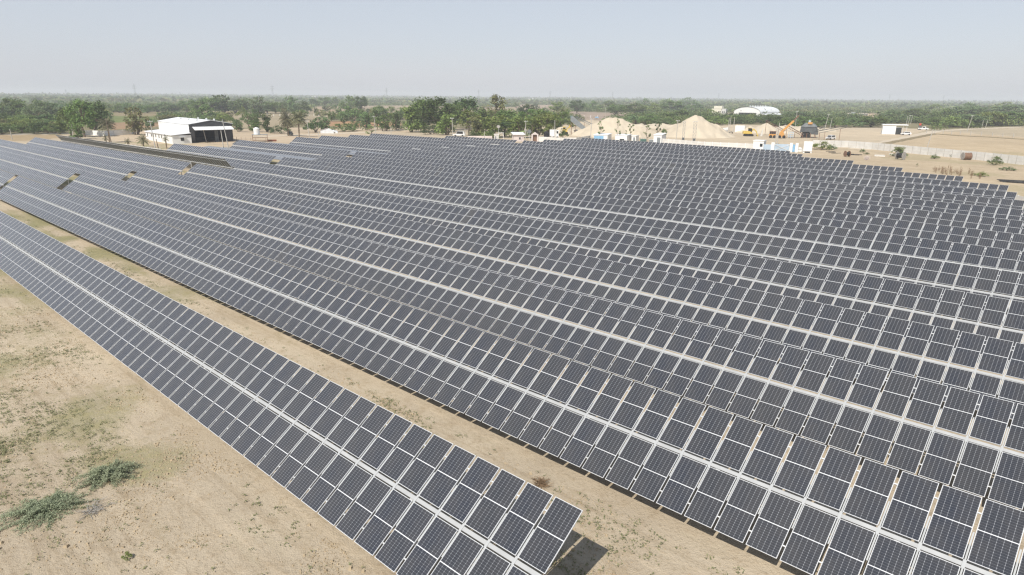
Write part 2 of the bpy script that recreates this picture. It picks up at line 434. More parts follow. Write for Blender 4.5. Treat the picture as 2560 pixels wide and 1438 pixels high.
    c = mixc(n, mth(n, 'MULTIPLY', ramp(n, st, .55, .75), .32), c, (.40, .35, .225))
    c = mixc(n, mth(n, 'MULTIPLY', ramp(n, rt, .54, .64), .40), c, mixc(n, 1.0, c, (.72, .68, .62), 'MULTIPLY'))
    c = mixc(n, mth(n, 'MULTIPLY', ramp(n, rt, .44, .34), .40), c, mixc(n, 1.0, c, (1.16, 1.15, 1.14), 'MULTIPLY'))
    gm = mth(n, 'MULTIPLY', ramp(n, mth(n, 'ADD', mth(n, 'MULTIPLY', ag.outputs['Fac'], .42), mth(n, 'ADD', mth(n, 'MULTIPLY', n2, .45), mth(n, 'MULTIPLY', n3, .35))), .52, .78), mth(n, 'MINIMUM', mth(n, 'MULTIPLY', ag.outputs['Fac'], 3.0), 1.0))
    gc = mixc(n, ramp(n, mth(n, 'ADD', mth(n, 'MULTIPLY', n3, .5), mth(n, 'MULTIPLY', n2, .5)), .40, .60), (.155, .165, .068), (.345, .305, .165))
    c = mixc(n, mth(n, 'MULTIPLY', gm, .85), c, gc)
    n.links.new(c, b.inputs['Base Color'])
    b.inputs['Roughness'].default_value = .95; b.inputs['Specular IOR Level'].default_value = .1
    bp = n.nodes.new('ShaderNodeBump'); bp.inputs['Strength'].default_value = 1.0; bp.inputs['Distance'].default_value = .12
    hh = mth(n, 'ADD', mth(n, 'MULTIPLY', n2, .5), mth(n, 'ADD', mth(n, 'MULTIPLY', n3, .45), mth(n, 'MULTIPLY', n4, .2)))
    n.links.new(hh, bp.inputs['Height']); n.links.new(bp.outputs[0], b.inputs['Normal'])
    tag(link('ground', me), kind='structure')
ground()

def strip(name, pts, wd, material, lift=.03):
    """a road or track laid on the ground through photo points"""
    ps = [G(*p) for p in pts]; q = []
    for a_, b_ in zip(ps, ps[1:]):
        n_ = max(2, int((b_ - a_).length / 2.0))
        q += [a_.lerp(b_, i / n_) for i in range(n_)]
    q.append(ps[-1]); V = []; Fs = []
    for i, p_ in enumerate(q):
        t = (q[min(i + 1, len(q) - 1)] - q[max(i - 1, 0)]); t.z = 0; t.normalize(); s = Vector((-t.y, t.x, 0))
        ww = wd / 2 * (1 + .12 * math.sin(i * .7) + .06 * math.sin(i * 2.3))
        for j in (-1, -.33, .33, 1):
            e = p_ + s * j * ww; V.append((e.x, e.y, float(zg(e.x, e.y)) + lift * (1 if abs(j) < .5 else .3)))
        if i:
            b_ = 4 * i
            for j in range(3): Fs.append((b_ - 4 + j, b_ + j, b_ + j + 1, b_ - 3 + j))
    me = np_mesh(name, np.array(V), Fs, [material]); me.shade_smooth()
    return tag(link(name, me), kind='structure')
M['track'] = mat('dirt_track', (.53, .45, .34), .95, .10, .25, bump=.2)
M['tarmac'] = mat('dusty_tarmac', (.27, .255, .23), .9, .12, .3)
strip('road', [(-260, 339), (0, 336), (90, 335), (180, 333.5)], 5.5, 'tarmac')
strip('track', [(640, 342), (740, 338), (860, 333), (960, 329), (1005, 325), (1030, 320), (1045, 314)], 7, 'track')
strip('track', [(2145, 374), (2190, 362), (2250, 349), (2310, 335), (2345, 327), (2420, 323), (2560, 317), (2700, 315)], 6, 'track')
strip('road', [(2000, 322), (2120, 321.5), (2240, 322), (2330, 324)], 5, 'track', .05)

M['verge'] = mat('dry_grass_verge', (.235, .185, .105), .95, .3, .6, bump=.6)
strip('verge', [(2180, 366), (2230, 356), (2290, 344), (2336, 335), (2400, 340), (2480, 344), (2560, 349), (2700, 358)], 3.2, 'verge', .25)

# ---------------------------------------------------------------- the solar field
def panel_meshes():
    fr = MB(); e = .019; th = .036
    for sx in (-1, 1): fr.box((sx * (L / 2 - e / 2), 0, 0), (e, W, th))
    for sy in (-1, 1): fr.box((0, sy * (W / 2 - e / 2), 0), (L - 2 * e, e, th))
    gl = MB(); gl.box((0, 0, -.003), (L - 2 * e, W - 2 * e, .026))
    gl.m = [2 if i == 0 else 0 for i in range(6)]
    one = MB(); one.add(gl.v, gl.f); one.m = [0] * 6; one.cur = 1; one.add(fr.v, fr.f)
    def done(mb, name, mats):
        me = mb.mesh(name, mats); bm = bmesh.new(); bm.from_mesh(me); bmesh.ops.recalc_face_normals(bm, faces=bm.faces)
        for f in bm.faces:
            if f.material_index != 1 or mb is not one:
                if mb is not fr and f.normal.z < -.9: f.material_index = 2
        bm.to_mesh(me); bm.free(); return me
    gl.m = [0] * 6
    return done(gl, 'solar_panel', ['cells', 'frame', 'back']), fr.mesh('frame', 'frame'), done(one, 'solar_panel', ['cells', 'frame', 'back'])
ME_GL, ME_FR, ME_ONE = panel_meshes()
_r = MB(); _r.box((0, 0, 0), (2.3, .048, .05)); _r.box((0, 0, .0), (.30, .10, .056))
ME_RAIL = _r.mesh('rail', 'railsteel')
_p = MB(); _p.b(-.05, .05, -.075, .075, -.25, TUBE_H - .04); _p.b(-.12, .12, -.09, .09, TUBE_H - .12, TUBE_H - .03)
ME_POST = _p.mesh('post', 'steel')
TGRP = 'solar tracker tables standing in parallel rows'
UD = Vector((-SA, CA, 0)); VD = Vector((CA, SA, 0))

def table(row, k0, n, label, tilt=TILT, near=False):
    """one tracker table: n columns of two panels, from k0 along the row"""
    d = DS[row]; k1 = k0 + (n - 1) * PCH + W
    P0, P1 = (VD * d + UD * k for k in (k0, k1))
    P0.z, P1.z = float(ztube(d, k0)), float(ztube(d, k1))
    mid = (P0 + P1) / 2; ln = (P1 - P0).length; phi = math.asin((P1.z - P0.z) / ln)
    t = thing('solar_tracker', label, 'solar panels', mid - Vector((0, 0, TUBE_H)), 0, TGRP)
    t.rotation_euler = (phi, 0, AZ)
    tb = MB(); tb.box((0, 0, 0), (.15, ln + .5, .14))
    tub = tb.obj('torque_tube', 'tubesteel', t)
    tilt += random.uniform(-.006, .006)
    Rt = Matrix.Rotation(-tilt, 4, 'Y'); base = Matrix.Translation((0, 0, TUBE_H)) @ Rt
    tub.matrix_local = base
    off = GAP / 2 + L / 2
    # two long purlins under the outer quarters
    for s in (-1, 1):
        pu = MB(); pu.box((s * (GAP / 2 + .76 * L), 0, .062), (.045, ln, .04))
        o = pu.obj('purlin', 'steel', t); o.matrix_local = base
    for j in range(n):
        y = -ln / 2 + W / 2 + j * PCH
        for s in (1, -1):
            o = link('solar_panel', ME_GL if near else ME_ONE, t)
            jig = Matrix.Rotation(random.gauss(0, .0025), 4, 'Y') @ Matrix.Rotation(random.gauss(0, .002), 4, 'X')
            o.matrix_local = base @ Matrix.Translation((s * off, y, .103)) @ jig
            if near: link('frame', ME_FR, o)
        if j < n - 1:
            o = link('rail', ME_RAIL, t); o.matrix_local = base @ Matrix.Translation((0, y + PCH / 2, .06))
    npost = max(3, int(round(ln / 6.3)))
    for j in range(npost + 1):
        y = -ln / 2 + .35 + (ln - .7) * j / npost
        o = link('post', ME_POST, t); o.location = (0, y, 0)
    return t

def row_block(row, kL, kR, where, near=False, tilt=TILT, anchor=None):
    """columns from kR up to kL, cut into tables of at most 49 columns"""
    n = int((kL - kR + PCH - W + .02) / PCH)
    start = kL - (n - 1) * PCH - W if anchor is None else kR
    parts = max(1, math.ceil(n / 49)); q = [n // parts + (1 if i < n % parts else 0) for i in range(parts)]
    c = 0
    for i, nn in enumerate(q):
        table(row, start + c * PCH, nn, where(i, parts), tilt, near); c += nn
def rowname(r): return ORD[r + 1] + ' row from the camera'
def near_block(r):
    def f(i, parts):
        if parts == 1: return f'tilted solar table, {rowname(r)}, the whole near block'
        return f'solar table, {rowname(r)}, ' + ('end stretch by the camera side' if i == 0 else 'stretch before the access gap')
    return f
def far_block(r, what='tilted'):
    def f(i, parts):
        if parts == 1: return f'{what} solar table in the {rowname(r)}, beyond the access gap'
        return f'{what} solar table, {rowname(r)}, ' + ('first beyond the access gap' if i == 0 else 'outermost beyond the access gap')
    return f
row_block(0, 131.6, 11.004, near_block(0), True, anchor=1)
KL = {1: 134.6, 2: 133.7, 3: 132.4, 4: 131.3, 5: 130.6, 6: 130.4, 7: 129.6, 8: 129.8, 9: 128.4, 10: 128.0, 11: 127.4, 12: 127.0, 13: 126.8, 14: 126.7, 15: 126.67, 16: 126.5, 17: 126.5}
KR = {1: -3.6, 2: -2.0, 3: -.9, 4: .2, 5: 1.2, 6: 2.2, 7: 3.3, 8: 4.3, 9: 5.4, 10: 8, 11: 11.25, 12: 13.81, 13: 21.19, 14: 32.2, 15: 42.5, 16: 55.84, 17: 63.1}
for r in range(1, 18): row_block(r, KL[r], KR[r], near_block(r), r < 5)
row_block(1, 136.6 + 46 * PCH, 136.6, far_block(1))
row_block(2, 250, 135.9, far_block(2))
row_block(3, 248.2, 134.9, far_block(3))
row_block(4, 250.6, 133.6, far_block(4))
row_block(5, 250.5, 131.2, far_block(5, 'backward tilted'), tilt=R_(-52))
row_block(6, 188.0, 132.6, far_block(6))
row_block(7, 188.2, 131.6, far_block(7, 'almost level'), tilt=R_(5))
row_block(8, 187.8, 132.0, far_block(8))
row_block(9, 187.5, 130.4, far_block(9, 'almost level'), tilt=R_(5))
for r, e in ((10, 187.1), (11, 187.4), (12, 184.9), (13, 185.9), (14, 159.0)): row_block(r, e, KL[r] + 2.2, far_block(r))
# ---------------------------------------------------------------- trees, scrub, weeds
def limb(mb, p, q, r0, r1, rng, seg=3):
    p, q = Vector(p), Vector(q); last = p
    for i in range(1, seg + 1):
        t = i / seg; e = p.lerp(q, t) + Vector((rng.gauss(0, 1), rng.gauss(0, 1), 0)) * (q - p).length * .05 * (1 if i < seg else 0)
        mb.tube(last, e, r0 + (r1 - r0) * (i - 1) / seg, r0 + (r1 - r0) * t, 6, False); last = e

def tree_meshes(kind, seed):
    """trunk and crown, one unit high; width about the given ratio"""
    rng = random.Random(seed); nr = np.random.default_rng(seed)
    tr = MB(); cl = []
    if kind == 'dome':      # low thorn tree, crown almost to the ground
        n, z0, wd, lf, nl, cr = 44, .13, .62, .040, 34, .14
        for i in range(n):
            a = rng.uniform(0, 2 * PI); rr = math.sqrt(rng.random()) * wd
            z = z0 + (1 - z0 - .12) * (1 - (rr / (wd * 1.12))**2) * rng.uniform(.35, 1.0)
            cl.append((rr * math.cos(a), rr * math.sin(a), z, cr * rng.uniform(.7, 1.25)))
        for i in range(5):
            c = cl[rng.randrange(n)]; limb(tr, (0, 0, -.02), c[:3], .028, .008, rng)
    elif kind == 'bush':
        n, wd, lf, nl, cr = 36, .60, .040, 34, .17
        for i in range(n):
            a = rng.uniform(0, 2 * PI); rr = math.sqrt(rng.random()) * wd
            z = .12 + .74 * (1 - (rr / (wd * 1.15))**2) * rng.uniform(.1, 1.0)
            cl.append((rr * math.cos(a), rr * math.sin(a), z, cr * rng.uniform(.7, 1.25)))
        for i in range(5): limb(tr, (0, 0, -.02), cl[rng.randrange(n)][:3], .022, .008, rng)
    elif kind == 'round':
        n, wd, lf, nl, cr = 54, .42, .036, 34, .135
        for i in range(n):
            v = nr.normal(size=3); v /= np.linalg.norm(v); s = rng.uniform(.45, 1)**.6
            cl.append((v[0] * wd * s * (1 if v[2] > -.4 else .8), v[1] * wd * s, .54 + v[2] * .37 * s, cr * rng.uniform(.7, 1.25)))
        limb(tr, (0, 0, -.02), (.02, 0, .42), .035, .024, rng)
        for i in range(6): limb(tr, (.02, 0, .34), cl[rng.randrange(n)][:3], .02, .006, rng)
    elif kind == 'tall':
        n, lf, nl, cr = 30, .034, 22, .105
        for i in range(n):
            z = rng.uniform(.32, .93); a = rng.uniform(0, 2 * PI); rr = .30 * math.sin(PI * min(1, (z - .22) / .78))**.7 * rng.uniform(.3, 1.1)
            cl.append((rr * math.cos(a), rr * math.sin(a), z, cr * rng.uniform(.7, 1.3)))
        limb(tr, (0, 0, -.02), (.03, .01, .78), .026, .008, rng, 5)
        for i in range(9):
            c = cl[rng.randrange(n)]; limb(tr, (.01, 0, max(.15, c[2] - .25)), c[:3], .013, .004, rng)
    elif kind == 'clump':   # several stems with broken crowns
        n, lf, nl, cr = 52, .036, 30, .115
        stems = [(rng.uniform(-.3, .3), rng.uniform(-.2, .2), rng.uniform(.72, .92)) for i in range(4)]
        for s in stems: limb(tr, (s[0] * .35, s[1] * .35, -.02), s, .022, .007, rng, 4)
        for i in range(n):
            s = stems[i % 4]; z = rng.uniform(.14, 1) * s[2]
            cl.append((s[0] * (z / s[2]) + rng.gauss(0, .13), s[1] + rng.gauss(0, .13), z, cr * rng.uniform(.7, 1.3)))
    elif kind == 'sapling':
        n, lf, nl, cr = 9, .036, 20, .085
        limb(tr, (0, 0, -.02), (.04, 0, .9), .016, .006, rng, 4)
        for i in range(n):
            z = rng.uniform(.30, .95); a = rng.uniform(0, 2 * PI); rr = rng.uniform(.05, .24)
            c = (rr * math.cos(a), rr * math.sin(a), z, cr * rng.uniform(.7, 1.3)); cl.append(c)
            tr.bar((.02, 0, z - .14), c[:3], .012)
    P = []
    for x, y, z, r in cl:
        v = nr.normal(size=(nl, 3)); v /= np.linalg.norm(v, axis=1)[:, None]
        v *= (r * nr.uniform(.35, 1.05, nl))[:, None]; v[:, 2] *= .75
        P.append(v + (x, y, z))
    P = np.concatenate(P); P[:, 2] = np.maximum(P[:, 2], .03)
    V, Fq = leaf_quads(P, lf, .6, nr, .62)
    return tr, V, Fq
TREE = {}
def tree_proto(kind, i, leaf):
    key = (kind, i, leaf)
    if key not in TREE:
        kk = (kind, i)
        if kk not in TREE: TREE[kk] = tree_meshes(kind, hash_(kind) + i * 17)
        tr, V, Fq = TREE[kk]
        TREE[key] = (tr.mesh('trunk', 'bark'), np_mesh('crown', V, Fq, [leaf]))
    return TREE[key]
def hash_(s): return sum(ord(c) * (i + 3) for i, c in enumerate(s))
NT = [0]
def tree(name, label, px, py, hpx, wpx, kind, leaf, group=None, pos=None, h=None, wd=None, cat='tree'):
    """a tree that stands at a photo point (or at pos), as tall and wide as it shows there"""
    p = G(px, py) if pos is None else pos
    if name == 'bush' and kind == 'dome': kind = 'bush'
    if h is None: h, wd = hpx * mpp(p), wpx * mpp(p)
    NT[0] += 1
    tm, cm = tree_proto(kind, NT[0] % 3, leaf)
    base = {'bush': 1.42, 'dome': 1.42, 'round': .98, 'tall': .72, 'clump': .95, 'sapling': .52}[kind]
    t = thing(name, label, cat, p, random.uniform(0, 6.28), group)
    t.scale = (wd / base, wd / base, h)
    link('trunk', tm, t); link('crown', cm, t)
    return t

D_, M_, L_, GR, DR = 'leafdark', 'leafmid', 'leaflight', 'leafgrey', 'leafdry'
LISTED = [
    # the copse between the tarmac road and the shed
    ('tree', 'tall bright green tree, tallest of the copse by the tarmac road', 212, 343, 82, 62, 'round', M_),
    ('tree', 'spreading green tree standing at the road edge of the copse', 178, 340, 62, 52, 'round', M_),
    ('tree', 'darker bushy tree at the shed side of the road copse', 243, 336, 74, 58, 'round', D_),
    ('tree', 'rounded tree half hidden behind the tallest tree of the copse', 232, 322, 60, 60, 'clump', M_),
    ('tree', 'low leafy tree in front of the copse beside a pole', 190, 349, 40, 44, 'clump', M_),
    ('tree', 'brownish thin crowned tree between the compound wall and the shed', 341, 337, 62, 56, 'clump', DR),
    ('tree', 'small grey tree behind the low white lean-to', 376, 324, 26, 24, 'round', GR),
    ('tree', 'broad dark tree rising right behind the shed roof', 514, 303, 40, 78, 'dome', M_),
    ('tree', 'small grey green tree just past the open end of the shed', 598, 330, 34, 32, 'clump', GR),
    ('tree', 'taller thin tree past the open end of the shed', 622, 325, 44, 30, 'tall', GR),
    ('tree', 'dark bottle shaped tree next to the white water tank', 671, 331, 52, 36, 'clump', D_),
    ('bush', 'dark low bush at the foot of the two tall palms', 702, 334, 24, 52, 'dome', D_),
    ('tree', 'dark rounded tree behind the pole by the palms', 788, 331, 42, 54, 'dome', D_),
    ('tree', 'pale green tree peeping over the dark tree by the palms', 812, 324, 36, 34, 'clump', GR),
    ('tree', 'small tree standing alone on the brown field edge', 830, 304, 26, 22, 'round', M_),
    ('tree', 'wide green tree on the bank of the ploughed strip', 884, 303, 42, 78, 'dome', M_),
    ('tree', 'large leafy tree in the hedge beyond the ploughed strip', 872, 278, 40, 58, 'dome', M_),
    ('tree', 'dark upright tree at the end of the field hedge', 904, 281, 40, 38, 'round', D_),
    ('tree', 'lone small dark tree on the far brown field', 791, 287, 16, 13, 'round', D_),
    ('bush', 'wide low bush along the track behind the white tent', 858, 329, 24, 66, 'dome', M_),
    ('bush', 'rounded green bush by the track past the tent', 884, 327, 30, 38, 'dome', M_),
    ('tree', 'open brownish tree at the bend of the dirt track', 915, 326, 48, 44, 'clump', GR),
    ('tree', 'tall thin tree beside the utility pole on the track', 943, 324, 52, 38, 'tall', GR),
    ('tree', 'dense green tree behind the utility pole on the track', 962, 328, 46, 50, 'clump', M_),
    ('tree', 'small crowned tree between the track and the big grove', 989, 326, 52, 42, 'clump', GR),
    ('bush', 'grey green bush spilling onto the dirt track', 1006, 324, 26, 54, 'dome', GR),
    ('bush', 'yellowing weedy bush at the corner of the solar rows', 927, 342, 26, 28, 'sapling', L_),
    # the big grove
    ('tree', 'light green tree at the track end of the grove', 1034, 331, 70, 56, 'clump', L_),
    ('tree', 'broad green tree of the grove next to its track end', 1060, 331, 80, 66, 'round', M_),
    ('tree', 'tallest dark green tree of the grove', 1094, 332, 86, 78, 'round', D_),
    ('tree', 'pale leafy tree in front of the tallest grove tree', 1112, 338, 58, 58, 'clump', L_),
    ('tree', 'dark pointed tree behind the parked white van', 1166, 322, 74, 62, 'round', D_),
    ('tree', 'feathery light green tree beside the parked white van', 1172, 340, 60, 46, 'tall', L_),
    ('tree', 'drooping pale tree in the middle of the grove', 1196, 343, 56, 46, 'clump', DR),
    ('tree', 'full light green tree just behind the pump shelter', 1222, 345, 60, 62, 'clump', L_),
    ('tree', 'very tall thin crowned tree standing out of the grove', 1240, 322, 78, 54, 'tall', DR),
    ('tree', 'wide light green tree behind the pink walled house', 1290, 345, 58, 64, 'clump', L_),
    ('tree', 'dark shady tree beyond the guyed pole', 1262, 342, 36, 46, 'round', D_),
    ('tree', 'dark compact tree on the field behind the grove', 1320, 298, 36, 40, 'round', D_),
    ('tree', 'light leafy tree over the stone shrine', 1336, 344, 60, 58, 'clump', L_),
    ('tree', 'wide yellowish tree behind the black water tank', 1368, 338, 60, 56, 'clump', L_),
    ('tree', 'last leafy tree of the grove, toward the sand heaps', 1396, 332, 52, 46, 'clump', M_),
    ('bush', 'dense dark bush at the boundary wall beside the yellow loader', 1408, 346, 28, 28, 'dome', D_),
    ('tree', 'light green tree behind the loader in front of the sand', 1430, 318, 26, 34, 'clump', L_),
    ('tree', 'dark rounded tree at the edge of the pinkish stubble field', 1442, 284, 34, 40, 'round', D_),
    ('tree', 'yellow green tree beside the pinkish stubble field', 1392, 285, 30, 34, 'round', L_),
    ('tree', 'leafy tree filling the grove behind its light green end tree', 1048, 322, 62, 54, 'clump', M_),
    ('tree', 'mid green tree behind the pale leafy front tree of the grove', 1130, 326, 66, 58, 'round', M_),
    ('tree', 'shady tree behind the drooping pale tree', 1204, 328, 58, 56, 'clump', M_),
    ('tree', 'mid green tree behind the full light green tree', 1262, 330, 54, 60, 'round', M_),
    ('tree', 'mid green tree behind the pink walled house and its pale tree', 1308, 328, 54, 60, 'clump', M_),
    ('tree', 'green tree behind the stone arch and its leafy tree', 1352, 326, 52, 58, 'round', M_),
    ('bush', 'undergrowth bush below the tallest grove tree', 1080, 336, 26, 62, 'dome', D_),
    ('bush', 'undergrowth bush between the parked van and the drooping tree', 1186, 345, 24, 40, 'dome', D_),
    ('bush', 'undergrowth bush behind the pump hut', 1228, 348, 26, 44, 'dome', M_),
    # saplings along the wall
    ('sapling', 'thin sapling with a split crown, first before the large sand heap', 1501, 352, 50, 19, 'sapling', M_),
    ('sapling', 'tall thin sapling with tufts, second before the sand heap', 1543, 353, 52, 15, 'sapling', M_),
    ('sapling', 'leafy sapling rising above the white cabin', 1575, 353, 43, 17, 'sapling', M_),
    ('sapling', 'short sapling left of the leafy one over the cabin', 1564, 353, 28, 10, 'sapling', GR),
    ('sapling', 'slim sapling with small tufts beside the green transformer', 1617, 355, 42, 19, 'sapling', M_),
    ('sapling', 'dense dark sapling behind the narrow cabin', 1643, 356, 50, 19, 'sapling', D_),
    ('sapling', 'small round topped sapling past the narrow cabin', 1659, 352, 30, 15, 'round', M_),
    # inside the plant's far corner
    ('bush', 'large grey green bush against the boundary wall by the white kiosk', 2052, 374, 24, 50, 'dome', L_),
    ('bush', 'smaller bush leaning on the wall behind the large one', 2080, 375, 14, 24, 'dome', GR),
    ('bush', 'big feathery bush behind the cable drum with black cable', 2240, 391, 25, 36, 'clump', L_),
    ('bush', 'low wide bush at the foot of the wall behind the drum', 2256, 393, 14, 26, 'dome', GR),
    ('bush', 'little round bush in the open ground before the wall', 2156, 381, 9, 16, 'dome', GR),
    ('bush', 'flat grey weed patch beside the little round bush', 2166, 386, 5, 14, 'dome', D_),
    ('bush', 'low green bush against the wall between the two drums', 2336, 397, 11, 22, 'dome', M_),
    ('bush', 'thin upright weed against the wall between the two drums', 2374, 399, 11, 6, 'sapling', M_),
    ('bush', 'round leafy bush on the wall past the brown drum', 2486, 413, 22, 30, 'dome', M_),
    ('bush', 'sprawling grey weed past the round leafy bush', 2518, 426, 9, 34, 'dome', GR),
    ('bush', 'bright green bush at the end of the dead stalks', 2452, 441, 11, 32, 'dome', L_),
    ('bush', 'small dark weed alone on the bare ground', 2292, 417, 8, 7, 'sapling', GR),
    # hedge along the tarmac road
    ('bush', 'dark hedge bush beside the tarmac road at its far end', 6, 336, 26, 44, 'dome', D_),
    ('bush', 'hedge bush beside the tarmac road with a pale crown', 52, 333, 22, 46, 'dome', M_),
    ('bush', 'dark shaded hedge bush beside the tarmac road, near its middle', 88, 335, 27, 40, 'dome', D_),
    ('bush', 'wide hedge bush by the tarmac road before the copse', 122, 334, 25, 48, 'dome', M_),
    ('bush', 'dark hedge bush by the tarmac road touching the copse', 150, 335, 24, 34, 'dome', D_),
]
for nm, lb, x, y, h, wd, k, lf in LISTED:
    if 1020 < x < 1405 and nm == 'tree': h, wd = h * 1.06, wd * 1.22
    tree(nm, lb, x, y, h, wd, k, lf, cat='sapling' if nm == 'sapling' else nm)
for x in range(-330, 5, 52): tree('bush', 'green hedge bush along the tarmac road far from the copse', x, 337, 26, 50, 'dome', random.choice([D_, M_, GR]), 'roadside hedge bushes', cat='bush')

FIELD = [(572, 300), (606, 297), (630, 312), (640, 300), (655, 284), (690, 283), (712, 296), (735, 284), (752, 300), (770, 281), (806, 294), (815, 279), (838, 276), (852, 294), (860, 312), (902, 296), (918, 284), (930, 300), (948, 296), (952, 278), (968, 302), (978, 284), (1000, 300), (1008, 284), (1022, 298), (925, 312), (900, 316), (1046, 300), (1140, 288), (1186, 290), (1206, 282), (1270, 300), (1300, 284), (1344, 300), (1362, 288), (1378, 300), (1404, 304), (1420, 298), (1290, 270), (1340, 272), (640, 330), (585, 322), (560, 312)]
for i, (x, y) in enumerate(FIELD):
    big = y > 290
    tree('field_tree', 'small green tree scattered over the brown fields between the shed and the sand heaps', x, y, random.uniform(20, 34) if big else random.uniform(13, 20), random.uniform(24, 46) if big else random.uniform(18, 34), random.choice(['dome', 'round', 'clump', 'dome']), random.choice([D_, M_, M_, GR, L_, DR]), 'small trees scattered over the brown fields')
BELTS = [
    ('leafy tree in the dense belt behind the roadside hedge', 'trees in the belt behind the roadside hedge', [(-40, 298, 36, 50), (5, 298, 36, 48), (34, 297, 40, 48), (62, 297, 44, 52), (95, 298, 42, 54), (125, 297, 36, 46), (150, 297, 32, 42), (20, 316, 26, 44), (70, 318, 24, 44), (118, 316, 26, 46), (45, 282, 26, 40), (105, 281, 26, 40), (155, 280, 26, 40), (190, 284, 30, 44), (225, 280, 28, 40)]),
    ('green tree in the belt behind the crop field', 'trees in the belt behind the crop field', [(262, 282, 24, 34), (300, 282, 22, 28), (320, 282, 27, 28), (345, 282, 26, 30), (366, 283, 22, 28), (392, 280, 20, 30), (415, 281, 24, 36), (440, 281, 24, 34), (470, 281, 26, 36)]),
    ('dense green tree in the long belt behind the shed and palms', 'trees in the long belt behind the shed and palms', [(498, 286, 36, 44), (528, 284, 40, 50), (558, 284, 40, 48), (588, 283, 42, 48), (618, 283, 42, 48), (645, 284, 40, 44), (668, 283, 34, 40), (690, 284, 32, 38), (712, 285, 38, 36), (733, 284, 46, 36), (757, 283, 32, 40), (782, 267, 24, 36), (812, 266, 24, 36), (842, 265, 24, 34)]),
    ('broad thorn tree in the scrub right behind the sand heaps', 'broad thorn trees right behind the sand heaps', [(1588, 311, 30, 62), (1628, 312, 34, 68), (1664, 310, 34, 64), (1700, 304, 36, 70), (1772, 300, 34, 66), (1790, 313, 26, 60), (1540, 290, 28, 50), (1585, 287, 28, 56), (1630, 284, 28, 54), (1680, 282, 30, 60), (1730, 279, 28, 54), (1610, 272, 26, 48), (1665, 269, 26, 48), (1720, 267, 26, 48), (1480, 278, 26, 46), (1520, 276, 26, 46), (1838, 309, 24, 58), (1880, 308, 24, 60), (1925, 306, 24, 60)]),
    ('low broad thorn tree at the scrub edge behind the works yard', 'low broad thorn trees behind the works yard', [(1955, 316, 24, 62), (2000, 318, 25, 64), (2045, 318, 24, 62), (2090, 318, 24, 64), (2135, 318, 23, 62), (2180, 318, 23, 60), (1990, 300, 22, 56), (2040, 304, 12, 56), (2100, 305, 10, 56), (2160, 307, 11, 56)]),
    ('low broad thorn tree at the scrub edge past the dry field', 'low broad thorn trees past the dry field', [(2340, 319, 26, 64), (2380, 318, 27, 66), (2425, 316, 28, 68), (2470, 315, 28, 68), (2515, 314, 28, 68), (2560, 313, 28, 66), (2360, 300, 26, 62), (2415, 298, 26, 62), (2470, 296, 26, 62), (2530, 295, 26, 62), (2230, 300, 24, 56), (2285, 297, 24, 56), (2335, 284, 22, 54), (2420, 282, 22, 54), (2500, 280, 22, 54)]),
]
for lb, gp, pts in BELTS:
    for x, y, h, wd in pts:
        tree('thorn_tree' if 'thorn' in lb else 'belt_tree', lb, x, y, h * random.uniform(.85, 1.1), wd * random.uniform(.95, 1.25), random.choice(['dome', 'dome', 'round'] if 'thorn' in lb else ['round', 'dome', 'clump']), random.choice([M_, GR, L_, M_] if 'thorn' in lb else [D_, M_, M_, GR]), gp)
